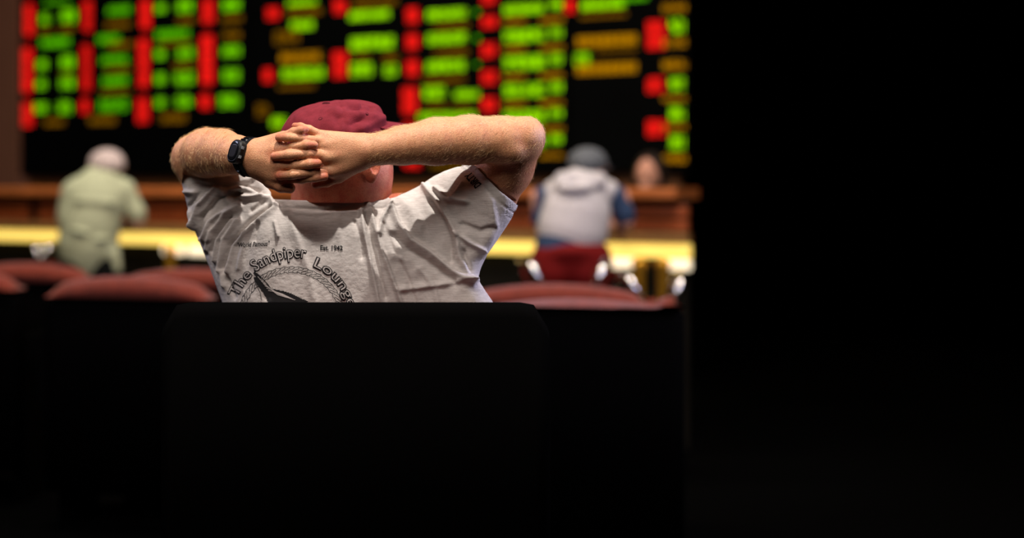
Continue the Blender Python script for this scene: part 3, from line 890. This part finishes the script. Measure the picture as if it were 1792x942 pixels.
print_on('small_lettering', '"World Famous"', 11.5, line_fn(413, 433, 3, 0.74), M['ink'], 0.0010, shear=0.35, weight=0.2)
print_on('small_lettering', 'Est. 1942', 11.5, line_fn(560, 437.5, -1, 0.93), M['ink'], 0.0010, weight=0.32)
def sleeve_fn(x, y):   # reads along the hem towards the head, letter tops away from the hem
    d = (-0.66, -0.75); up = (-0.80, 0.60)
    return 846 + d[0] * x * 0.56 + up[0] * y - 3, 323 + d[1] * x * 0.56 + up[1] * y
print_on('sleeve_lettering', 'DIRTY', 19.0, sleeve_fn, M['ink'], 0.0010, weight=0.6)

def stroke(mb, pts, wd, off=0.0008):
    """a thin ribbon of ink following pixel points"""
    P = []
    for (x0, y0), (x1, y1) in zip(pts[:-1], pts[1:]):
        n = max(1, int(math.hypot(x1 - x0, y1 - y0) / 3))
        P += [(x0 + (x1 - x0) * i / n, y0 + (y1 - y0) * i / n) for i in range(n)]
    P.append(pts[-1]); v = []
    for i, (x, y) in enumerate(P):
        a = P[max(i - 1, 0)]; b = P[min(i + 1, len(P) - 1)]; tx, ty = b[0] - a[0], b[1] - a[1]; l = math.hypot(tx, ty) + 1e-9
        for s in (-1, 1): v.append(onto(x - ty / l * wd / 2 * s, y + tx / l * wd / 2 * s, off))
    mb.add(v, [(2 * i, 2 * i + 1, 2 * i + 3, 2 * i + 2) for i in range(len(P) - 1)])
def polar(r, a): return (510 + r * math.cos(math.radians(a)), 562 - r * math.sin(math.radians(a)))
mb = MB()
for r in (85, 95): stroke(mb, [polar(r + 0.8 * math.sin(math.radians(a * 45)), a) for a in range(162, 14, -2)], 0.9)
for a in range(163, 14, -5):
    stroke(mb, [polar(85 + 10 * t, a - 5.5 * (t + 0.35 * math.sin(t * 2 * math.pi) * -1)) for t in np.linspace(0, 1, 6)], 0.9)
mb.build('rope_ring_print', M['ink'], shirt)
# bird: dark back and wing, reaching below the picture edge
BIRD = [(446, 473), (449, 478), (455, 483), (457, 489), (463, 495), (470, 500), (474, 505), (484, 507), (498, 510), (512, 515), (526, 522), (540, 528), (530, 534), (500, 534), (470, 532), (466, 522), (460, 512), (453, 503), (447, 494), (444, 485), (448, 486), (443, 478)]
def poly_print(name, P, mat, off):
    us_ = np.arange(min(p[0] for p in P), max(p[0] for p in P) + 1.5, 1.5); vs_ = np.arange(min(p[1] for p in P), max(p[1] for p in P) + 1.5, 1.5)
    ids = {}; v = []; f = []
    A, Bv = np.meshgrid((us_[:-1] + us_[1:]) / 2, (vs_[:-1] + vs_[1:]) / 2, indexing='ij'); ins = in_poly(A, Bv, P)
    def g(i, j):
        if (i, j) not in ids: ids[(i, j)] = len(v); v.append(onto(us_[i], vs_[j], off))
        return ids[(i, j)]
    for i in range(len(us_) - 1):
        for j in range(len(vs_) - 1):
            if ins[i, j]: f.append((g(i, j), g(i, j + 1), g(i + 1, j + 1), g(i + 1, j)))
    return mesh_obj(name, v, f, mat, shirt)
poly_print('bird_print', BIRD, M['ink'], 0.0008)
mb = MB()
for k in range(7):
    o1 = k * 3.4
    stroke(mb, [(451 + o1 * 0.9, 482 + o1 * 1.2 + 2), (458 + o1, 492 + o1 * 0.9), (466 + o1, 500 + o1 * 0.8), (480 + o1 * 1.3, 510 + o1 * 0.6), (496 + o1, 515 + o1 * 0.5)], 0.8, 0.0012)
mb.build('bird_feather_lines', M['ink_light'], shirt)
mb = MB()
stroke(mb, [(444, 486), (449, 500), (455, 512), (458, 526)], 1.0); stroke(mb, [(449, 478), (468, 497), (474, 506)], 1.6)
mb.build('bird_outline', M['ink'], shirt)

# ---- cap: crown of six panels, seam, button, eyelets, visor
def crown_pt(az, el, off=0.0):
    """az around (0 = where he looks), el 0 at the rim .. pi/2 at the top"""
    n = 2.6
    ce, se = abs(math.cos(el)) ** (2 / n), abs(math.sin(el)) ** (2 / n)
    r_f, r_s, r_u = 98 + off, 87 + off, 62 + off
    fold = 0.0
    az2 = math.degrees(az) % 360
    seam = min(abs(((az2 + 30) % 60) - 30), 30)
    fold -= 2.0 * math.exp(-(seam / 2.2) ** 2) * max(math.cos(el), 0)
    # loose wrinkles of the soft front
    fold += 5.5 * math.sin(az * 3.0 + el * 7.0) * math.exp(-((az2 - 80) / 40) ** 2) * math.sin(el * 2) ** 2
    fold += 1.4 * math.sin(az * 7.0 + el * 5) * math.sin(el * 2)
    for a0, e0, a1, e1, am, wd in ((112, 18, 62, 48, -5.5, 6), (118, 30, 80, 62, 4.0, 7), (100, 12, 58, 22, 5.0, 6), (95, 50, 60, 66, -4.0, 6), (150, 55, 118, 40, 2.4, 6), (170, 30, 205, 48, 2.2, 7), (128, 22, 122, 60, -2.2, 5)):
        ex, ey = (az2 - a0), math.degrees(el) - e0; vx, vy = a1 - a0, e1 - e0
        t_ = min(max((ex * vx + ey * vy) / (vx * vx + vy * vy), 0), 1)
        fold += am * math.exp(-(math.hypot(ex - t_ * vx, ey - t_ * vy) / wd) ** 2)
    fold += 4.0 * math.sin(az * 5 - el * 11) * math.exp(-((az2 - 95) / 35) ** 2) * math.sin(el * 2)
    f_, s_, u_ = (r_f + fold) * ce * math.cos(az), (r_s + fold) * ce * math.sin(az), (r_u + fold) * se
    p = np.array([585, 241, 30.0]) + fw * (f_ - 2) + rt * s_ - dn * u_
    # tilt: the back of the cap sits lower
    p = p - dn * (f_ * 0.11)
    p[0] += 3 * (u_ / 80)
    return p
na, ne = 200, 60
v = []; f = []
for j in range(ne + 1):
    el = -0.10 + (math.pi / 2 + 0.10) * j / ne
    for i in range(na): v.append(crown_pt(2 * math.pi * i / na, max(el, 0.0)) + dn * (max(-el, 0) * 80))
for j in range(ne):
    for i in range(na): f.append((j * na + i, j * na + (i + 1) % na, (j + 1) * na + (i + 1) % na, (j + 1) * na + i))
cap = mesh_obj('cap', man(np.array(v)), f, M['cap'], guy, True)
tag(cap, 'faded burgundy cotton baseball cap')
so = cap.modifiers.new('thick', 'SOLIDIFY'); so.thickness = 0.002; so.offset = -1
def on_crown(az, el, off): return man1(*crown_pt(math.radians(az), math.radians(el), off))
for k in range(6):      # double stitched seams
    for e in (-2.2, 2.2):
        mb = MB(); mb.tube([on_crown(30 + 60 * k + 30 + e * (1 + el / 60), el, 0.9) for el in range(4, 84, 4)], 0.0008, 5)
        mb.build('seam_stitching', M['cap2'], cap, True)
mb = MB(); t = crown_pt(math.radians(165), math.radians(78)); mb.lathe(man1(t[0], t[1] + 2, t[2]), [(0.0075, 0), (0.0075, 0.003), (0.0055, 0.0055), (0.001, 0.0065)], 16)
mb.build('button', M['cap2'], cap, True)
for k in range(6):
    c = on_crown(30 + 60 * k, 34, 1.2); a = on_crown(30 + 60 * k + 3, 34, 1.2); b = on_crown(30 + 60 * k, 37, 1.2)
    X = (a - c).normalized(); Yv = (b - c).normalized(); mb = MB()
    mb.tube([c + (X * math.cos(t_) + Yv * math.sin(t_)) * 0.0030 for t_ in np.linspace(0, 2 * math.pi, 14, endpoint=False)], 0.0012, 6, True)
    mb.build('eyelet', M['cap2'], cap, True)
v = []; f = []; nb_, nr = 30, 10       # visor
for i in range(nb_ + 1):
    az = math.radians(-72 + 144 * i / nb_)
    a = crown_pt(az, 0.02)
    for j in range(nr + 1):
        t = j / nr; ext = 74 * (math.cos(az * 0.95) ** 0.6) * t
        p = a + fw * ext + rt * (math.sin(az) * ext * 0.12) - dn * (14 * (1 - t)) * 0 
        sx = (a - np.array([585, 241, 30.0])) @ rt
        p = p + dn * (0.0016 * sx * sx * (0.4 + 0.6 * t)) - dn * (14 - 6 * t)
        v.append(p)
for i in range(nb_):
    for j in range(nr): q0 = i * (nr + 1) + j; f.append((q0, q0 + 1, q0 + nr + 2, q0 + nr + 1))
vis = mesh_obj('visor', man(np.array(v)), f, M['cap'], cap, True)
so = vis.modifiers.new('thick', 'SOLIDIFY'); so.thickness = 0.003

# ---- wristwatch on the left wrist
wa = man1(448, 276.5, -100); wb_ = man1(420, 272, -54)
ax = (wb_ - wa).normalized(); cen = wa + ax * 0.012
outd = (Vector((0, -1, 0)) - ax * ax.dot(Vector((0, -1, 0)))).normalized()
if outd.x > 0: outd = -outd
up = ax.cross(outd).normalized()
if up.z < 0: up = -up
def watch_ring(r0, r1, half, a0, a1, n=48):
    v = []; f = []; closed = abs(a1 - a0) >= 359
    m = n if closed else n + 1
    for i in range(m):
        a = math.radians(a0 + (a1 - a0) * i / n); d = outd * math.cos(a) + up * math.sin(a)
        for rr, hh_ in ((r0, -half), (r1, -half * 0.85), (r1, half * 0.85), (r0, half)): v.append(cen + d * rr + ax * hh_)
    for i in range(n):
        j = (i + 1) % m
        for k in range(4): f.append((i * 4 + k, i * 4 + (k + 1) % 4, j * 4 + (k + 1) % 4, j * 4 + k))
    if not closed: f += [(3, 2, 1, 0), tuple((m - 1) * 4 + k for k in range(4))]
    return v, f
watch = mesh_obj('wristwatch', *watch_ring(0.0285, 0.0340, 0.0125, 0, 360), M['rubber'], guy)
tag(watch, 'black rubber sports watch')
mesh_obj('strap_keeper', *watch_ring(0.0340, 0.0365, 0.004, -75, -50, 8), M['rubber'], watch)
for a in (48, 58, 68):
    mesh_obj('strap_rib', *watch_ring(0.0340, 0.0358, 0.010, a, a + 5, 3), M['rubber2'], watch)
ca = math.radians(8); cd = outd * math.cos(ca) + up * math.sin(ca); cs = cd.cross(ax).normalized()
def disc(r, h0, h1, oct_=10, sq=3.0):
    v = []; f = []
    n = 32
    for hh_, s in ((h0, 1.0), (h1 * 0.8 + h0 * 0.2, 1.0), (h1, 0.88)):
        for i in range(n):
            x, y = sup(2 * math.pi * i / n, sq); v.append(cen + cd * hh_ + ax * (x * r * s) + cs * (y * r * 1.1 * s))
    for j in range(2):
        for i in range(n): f.append((j * n + i, j * n + (i + 1) % n, (j + 1) * n + (i + 1) % n, (j + 1) * n + i))
    f += [tuple(range(n)), tuple(2 * n + i for i in range(n - 1, -1, -1))]
    return v, f
mesh_obj('case', *disc(0.0185, 0.026, 0.0385), M['rubber'], watch)
mesh_obj('bezel', *disc(0.0150, 0.038, 0.0397, sq=2.2), M['rubber2'], watch)
mesh_obj('dial', *disc(0.0105, 0.0394, 0.0402, sq=3.5), M['dial'], watch)
for s in (-1, 1):
    for t in (-1, 1):
        mb = MB(); mb.box(cen + cd * 0.034 + ax * (0.0185 * s) + cs * (0.008 * t), (0.004, 0.005, 0.004), (ax, cs, cd)); mb.build('watch_button', M['grey'], watch)

# ---- trousers, seated (mostly behind the seat)
tr = Field((-0.35, 2.3, 0.05), (0.45, 3.45, 0.80), 0.018)
tr.bone((-0.08, 2.58, 0.74), (0.12, 2.58, 0.74), 0.135, 0.135, 0.05)
for s in (-1, 1):
    x = 0.02 + s * 0.12
    tr.chain([(x, 2.6, 0.70), (x + s * 0.06, 3.02, 0.66), (x + s * 0.06, 3.08, 0.22), (x + s * 0.06, 3.09, 0.17)], [0.10, 0.075, 0.055, 0.055], 0.05)
    tr.bone((x + s * 0.06, 3.06, 0.15), (x + s * 0.08, 3.24, 0.145), 0.035, 0.032, 0.03)
V_, Q_ = tr.mesh(); mesh_obj('trousers', V_, oriented(V_ - V_.mean(0), Q_), M['denim'], guy, True)

# ================================================================== the people at the counter
def far_map(V, D):      # (u, v, w): pixels of the plane D metres off, w pixels of depth behind it
    V = np.asarray(V, float); Y = D + V[..., 2] / F * D
    return np.stack([(V[..., 0] - PX) / F * Y, Y, H - (V[..., 1] - PY) / F * Y], -1)
def far_mesh(name, fl, D, mat, parent, it=2):
    V, Q = fl.mesh(); V = smooth_mesh(V, Q, it); W_ = far_map(V, D)
    return mesh_obj(name, W_, oriented(W_ - W_.mean(0), Q), mat, parent, True)
def fbox(u0, u1, v0, v1, w0=-90, w1=130, h=2.5): return Field((u0, v0, w0), (u1, v1, w1), h)

M['skin2'] = material('pale_skin', lin(206, 150, 128), 0.5, 0.3, 0.15, 30)
M['hair_grey'] = material('grey_hair', lin(188, 172, 172), 0.7, 0.3, 0.3, 60)
M['hair_dark'] = material('dark_hair', lin(40, 30, 26), 0.6, 0.3, 0.3, 60)
M['green'] = material('sage_cotton', lin(172, 178, 150), 0.85, 0.2, 0.08, 20)
M['black_cloth'] = material('black_cloth', lin(18, 20, 20), 0.9, 0.1)
M['vest'] = material('pale_grey_fleece', lin(198, 194, 198), 0.9, 0.1, 0.08, 30)
M['navy'] = material('navy_cotton', lin(48, 66, 96), 0.85, 0.2, 0.1, 30)
M['redcloth'] = material('red_shorts', lin(112, 13, 12), 0.85, 0.2, 0.1, 30)
M['capgrey'] = material('grey_cap', lin(92, 96, 102), 0.85, 0.2, 0.1, 30)
M['brownjacket'] = material('brown_jacket', lin(46, 34, 28), 0.85, 0.2, 0.1, 30)

def face(fl, c, r, fwd):
    c = np.array(c, float); n = np.array(fwd, float); n /= np.linalg.norm(n); s = np.cross((0, 1, 0), n)
    fl.bone(c + n * r * 0.9 - np.array((0, r * .1, 0)), c + n * r * 1.15 + np.array((0, r * .25, 0)), r * .1, r * .15, 3)
    fl.ell(c + n * r * .8 + np.array((0, r * .95, 0)), (r * .35, r * .3, r * .3), 6)
    for k in (-1, 1): fl.ell(c + n * r * 0.95 + s * k * r * .38, (r * .14, r * .1, r * .14), 0, cut=True)

def hand(fl, wrist, d, r=6.0):
    """palm, four fingers and a thumb lying on the rail, pointing along d"""
    w0 = np.array(wrist, float); d = np.array(d, float); d /= np.linalg.norm(d)
    s = np.cross(d, (0, 1, 0)); s /= np.linalg.norm(s); p = w0 + d * 22
    fl.bone(w0, p, r, r * 1.3, 3)
    for k, L in ((-1.5, 18), (-0.5, 23), (0.5, 25), (1.5, 22)):
        a = p + s * k * 5.5; fl.bone(w0 + d * 8, a, r * .6, r * .6, 3)
        fl.chain([a, a + d * L * .55, a + d * L + np.array((0, 5, 0))], [3.2, 3.0, 2.5], 1)
    fl.chain([w0 + d * 6 + s * 6, w0 + d * 16 + s * 16, w0 + d * 26 + s * 17], [4, 3.4, 2.8], 2)

# man in the green shirt
DG = 7.15
g = empty('person', (far_map(np.array([160, 325, 0.0]), DG)[0], DG, 0)); tag(g, 'grey-haired man in a sage green shirt leaning on the counter', 'person')
fl = fbox(60, 270, 245, 470, -80, 190)
fl.ell((188, 288, 22), (28, 27, 33)); face(fl, (188, 292, 26), 30, (0.35, 0.25, 0.9))
fl.bone((186, 300, 18), (178, 335, 5), 19, 24, 8)
for s in (-1, 1): fl.ell((188 + 28 * s, 290, 22), (4, 9, 7), 2)
fl.bone((170, 340, 5), (158, 420, 0), 34, 36, 10)
fl.chain([(228, 340, 8), (240, 388, 6), (216, 398, 75)], [14, 11.5, 9], 5)
hand(fl, (216, 398, 75), (-0.6, -0.55, 1.0))
fl.chain([(118, 340, 8), (112, 388, 10), (128, 396, 75)], [14, 11, 9], 5)
hand(fl, (128, 396, 75), (0.5, -0.55, 1.0))
far_mesh('body', fl, DG, M['skin2'], g)
fl = fbox(150, 225, 250, 320, -40, 80)
fl.ell((187, 283, 18), (31, 22.5, 34)); fl.ell((187, 290, 8), (31, 18, 25), 6); fl.ell((188, 292, 62), (40, 26, 30), 0, cut=True)
tag(far_mesh('hair', fl, DG, M['hair_grey'], g), 'short grey hair')
fl = fbox(60, 270, 290, 500, -80, 110)
fl.chain([(176, 322, 4), (168, 350, 0), (158, 390, 0), (153, 432, 2), (150, 452, 4)], [36, 50, 52, 51, 46], 10, flat=(0, 0, 1), ratio=0.72)
fl.bone((134, 328, 4), (216, 330, 4), 17, 18, 12)
fl.chain([(220, 336, 6), (238, 372, 6), (240, 380, 8)], [19, 16, 16], 8)
fl.chain([(124, 336, 6), (114, 380, 8)], [18, 15], 8)
fl.ell((180, 312, 0), (24, 9, 22), 5)
fl.bone((196, 446, -10), (204, 470, -14), 16, 9, 10)
for a_, b_ in (((122, 350, -36), (204, 356, -38)), ((120, 400, -38), (150, 408, -42)), ((170, 420, -40), (200, 414, -36))): fl.bone(a_, b_, 2.5, 2.5, 9)
far_mesh('shirt', fl, DG, M['green'], g)
fl = fbox(70, 250, 430, 735, -60, 110, 3.0)
fl.bone((140, 458, 4), (176, 460, 4), 38, 38, 10, flat=(0, 0, 1), ratio=0.8)
for s in (-1, 1):
    x = 158 + s * 26
    fl.chain([(x, 470, 6), (x + s * 4, 590, 14), (x + s * 4, 700, 4)], [30, 23, 17], 10); fl.bone((x + s * 4, 714, 0), (x + s * 8, 715, 45), 11, 10, 5)
far_mesh('trousers', fl, DG, M['black_cloth'], g)

# man in the pale vest
DV = 5.95
g = empty('person', (far_map(np.array([1008, 325, 0.0]), DV)[0], DV, 0)); tag(g, 'man in pale hooded vest, grey cap and red shorts bent over the counter', 'person')
fl = fbox(900, 1140, 245, 470, -90, 230)
fl.ell((1030, 286, 26), (29, 27, 34)); face(fl, (1032, 292, 30), 31, (0.6, 0.2, 0.8))
fl.bone((1028, 300, 20), (1018, 340, 6), 20, 26, 8)
for s in (-1, 1): fl.ell((1030 + 29 * s, 290, 26), (4, 9, 7), 2)
fl.bone((1012, 345, 5), (1002, 420, 0), 36, 38, 10)
fl.chain([(1088, 345, 8), (1096, 388, 8), (1088, 402, 40), (1068, 398, 110)], [15, 13, 11.5, 9], 5)
hand(fl, (1068, 398, 110), (-0.3, -0.55, 1.0))
fl.chain([(942, 345, 8), (944, 388, 10), (962, 396, 100)], [15, 12, 9], 5)
hand(fl, (962, 396, 100), (0.3, -0.55, 1.0))
far_mesh('body', fl, DV, M['skin2'], g)
fl = fbox(980, 1110, 245, 320, -50, 110)
fl.ell((1028, 284, 22), (35, 27, 39)); fl.ell((1028, 318, 22), (46, 24, 46), 0, cut=True)
fl.bone((1046, 290, 50), (1060, 293, 66), 16, 12, 4, flat=(0, 1, 0), ratio=0.25)
far_mesh('cap', fl, DV, M['capgrey'], g)
fl = fbox(900, 1150, 290, 480, -90, 110)
fl.chain([(1016, 332, 2), (1010, 365, 0), (1003, 398, 0), (1000, 408, 2)], [40, 58, 60, 59], 10, flat=(0, 0, 1), ratio=0.7)
fl.bone((970, 333, 2), (1064, 334, 2), 19, 20, 12)
vest = far_mesh('vest', fl, DV, M['vest'], g)
fl = fbox(940, 1080, 280, 345, -90, 60)
fl.bone((985, 316, -22), (1048, 316, -22), 16, 15, 6, flat=(0, 0, 1), ratio=0.7); fl.ell((1008, 328, -30), (32, 12, 18), 8)
fl.ell((1002, 318, -42), (16, 6, 12), 0, cut=True)
far_mesh('hood', fl, DV, M['vest'], vest)
fl = fbox(900, 1150, 300, 480, -90, 110)
fl.bone((998, 412, 2), (990, 434, 0), 58, 54, 6, flat=(0, 0, 1), ratio=0.74)
fl.chain([(1078, 342, 6), (1093, 374, 8), (1095, 386, 10)], [19, 17, 16], 8)
fl.chain([(950, 342, 6), (944, 384, 10)], [17, 15], 8)
far_mesh('navy_shirt', fl, DV, M['navy'], g)
fl = fbox(910, 1100, 405, 640, -70, 130, 3.0)
fl.bone((974, 462, 2), (1026, 462, 2), 46, 46, 12, flat=(0, 0, 1), ratio=0.8); fl.ell((1000, 440, -6), (54, 24, 40), 14)
for s in (-1, 1): fl.chain([(1000 + s * 29, 480, 4), (1000 + s * 34, 570, 20)], [36, 30], 10)
far_mesh('shorts', fl, DV, M['redcloth'], g)
fl = fbox(910, 1100, 560, 830, -70, 150, 3.0)
for s in (-1, 1): fl.chain([(1000 + s * 34, 565, 20), (1000 + s * 34, 640, 24), (1000 + s * 34, 786, 8)], [26, 21, 14], 10); fl.bone((1000 + s * 34, 798, 6), (1000 + s * 38, 799, 60), 12, 11, 5)
far_mesh('trousers_and_shoes', fl, DV, M['black_cloth'], g)

# person behind the counter
DB = 7.0
g = empty('person', (far_map(np.array([1136, 325, 0.0]), DB)[0], DB, 0)); tag(g, 'dark-haired person seated behind the counter rail at the far right', 'person')
fl = fbox(1090, 1190, 255, 420, -60, 90)
fl.ell((1136, 302, 0), (24, 32, 28)); face(fl, (1136, 300, 2), 27, (-0.35, 0.1, -0.95)); fl.bone((1138, 320, 4), (1140, 360, 8), 15, 20, 6); fl.bone((1138, 360, 8), (1138, 400, 8), 24, 26, 6)
far_mesh('body', fl, DB, M['skin2'], g)
fl = fbox(1090, 1190, 250, 370, -60, 90)
fl.ell((1139, 296, 6), (29, 30, 31)); fl.bone((1158, 300, 6), (1160, 336, 6), 9, 10, 8); fl.bone((1113, 304, 8), (1114, 322, 8), 6, 6, 6); fl.ell((1130, 306, -34), (21, 26, 24), 0, cut=True)
far_mesh('hair', fl, DB, M['hair_dark'], g)
fl = fbox(1060, 1220, 330, 740, -70, 90, 3.5)
fl.bone((1108, 366, 10), (1168, 366, 10), 22, 22, 14); fl.chain([(1138, 370, 8), (1138, 480, 8), (1138, 716, 8)], [38, 40, 34], 12, flat=(0, 0, 1), ratio=0.7)
far_mesh('jacket', fl, DB, M['brownjacket'], g)

# bar stools with chrome hoops
M['stool_red'] = material('red_vinyl', lin(110, 30, 22), 0.5, 0.4, 0.1, 20)
def stool(u, v, Y, wid, label, k=1.0):
    p = PT(u, v, Y); o = empty('bar_stool', (p.x, p.y, 0)); tag(o, label, 'stool', 'chrome bar stools at the counter')
    def put(mb, n, m):
        ob = mb.build(n, m, None, True); ob.parent = o
    zt = p.z; zs = zt - 0.10
    m1 = MB(); m1.lathe((0, 0, zs - 0.06), [(0.15 * k, 0), (0.175 * k, 0.012), (0.178 * k, 0.04), (0.15 * k, 0.06), (0.02, 0.064)], 28); put(m1, 'seat', M['stool_red'])
    m1 = MB(); m1.lathe((0, 0, 0), [(0.21 * k, 0), (0.21 * k, 0.012), (0.05, 0.03), (0.028, 0.05), (0.028, zs - 0.06)], 24); put(m1, 'column', M['chrome'])
    m1 = MB(); m1.tube([(0.15 * k * math.cos(a), 0.15 * k * math.sin(a), 0.24) for a in np.linspace(0, 2 * math.pi, 24, endpoint=False)], 0.01, 8, True); m1.tube([(-0.15 * k, 0, 0.24), (0.15 * k, 0, 0.24)], 0.008, 8); put(m1, 'footrest', M['chrome'])
    for s in (-1, 1):
        m1 = MB(); x = s * wid / 2
        m1.tube([(x - s * 0.05, -0.06, zs - 0.03), (x - s * 0.015, -0.10, zs + 0.02), (x, -0.10, zs + 0.06), (x + s * 0.012, -0.085, zt - 0.012), (x + s * 0.03, -0.04, zt), (x + s * 0.04, 0.06, zt), (x + s * 0.03, 0.12, zt - 0.03), (x, 0.14, zs - 0.03)], 0.016, 12); put(m1, 'arm_hoop', M['chrome'])
stool(988, 458, 5.58, 0.25, 'chrome bar stool with hoops on both sides of the red shorts')
stool(1140, 482, 5.55, 0.17, 'chrome bar stool near the brass posts at the right', 0.6)
stool(80, 426, 7.45, 0.05, 'chrome bar stool half hidden by the green shirted man', 0.5)

# ---- fine blond hair on the seated man's arms
M['armhair'] = material('blond_hair', lin(232, 196, 140), 0.4, 0.5)
SN = normals(SV, SQ)
if (SN[:, 2][SV[:, 2] < -60]).mean() > 0: SN = -SN
ok = ((SV[:, 0] > 648) | (SV[:, 0] < 402)) & (SV[:, 2] < 150) & (SN[:, 2] < 0.35) & (SV[:, 1] < 330) & ~((SV[:, 0] > 500) & (SV[:, 0] < 700) & (SV[:, 2] > -70))
idx = rng.choice(np.nonzero(ok)[0], 3800, replace=False)
hv_, hf_ = [], []
for i in idx:
    p, n = SV[i], SN[i]
    along = np.array([-1.0 if p[0] > 600 else 1.0, 0.55, 0.0]) + rng.normal(0, 0.45, 3)
    t = along - n * (along @ n); t /= np.linalg.norm(t) + 1e-9; b = np.cross(n, t)
    L = rng.uniform(5, 10); r = 0.11
    k = len(hv_)
    for q_, rr in ((0.0, r), (0.55, r * 0.8)):
        c = p + t * L * q_ + n * (L * 0.42 * q_ * (1.3 - 0.5 * q_))
        hv_ += [c + b * rr, c - b * rr * 0.5 + n * rr, c - b * rr * 0.5 - n * rr]
    hv_.append(p + t * L + n * L * 0.30)
    for j in range(3): hf_ += [(k + j, k + (j + 1) % 3, k + 3 + (j + 1) % 3, k + 3 + j), (k + 3 + j, k + 3 + (j + 1) % 3, k + 6)]
tag(mesh_obj('arm_hair', man(np.array(hv_)), hf_, M['armhair'], guy, False), kind='stuff')
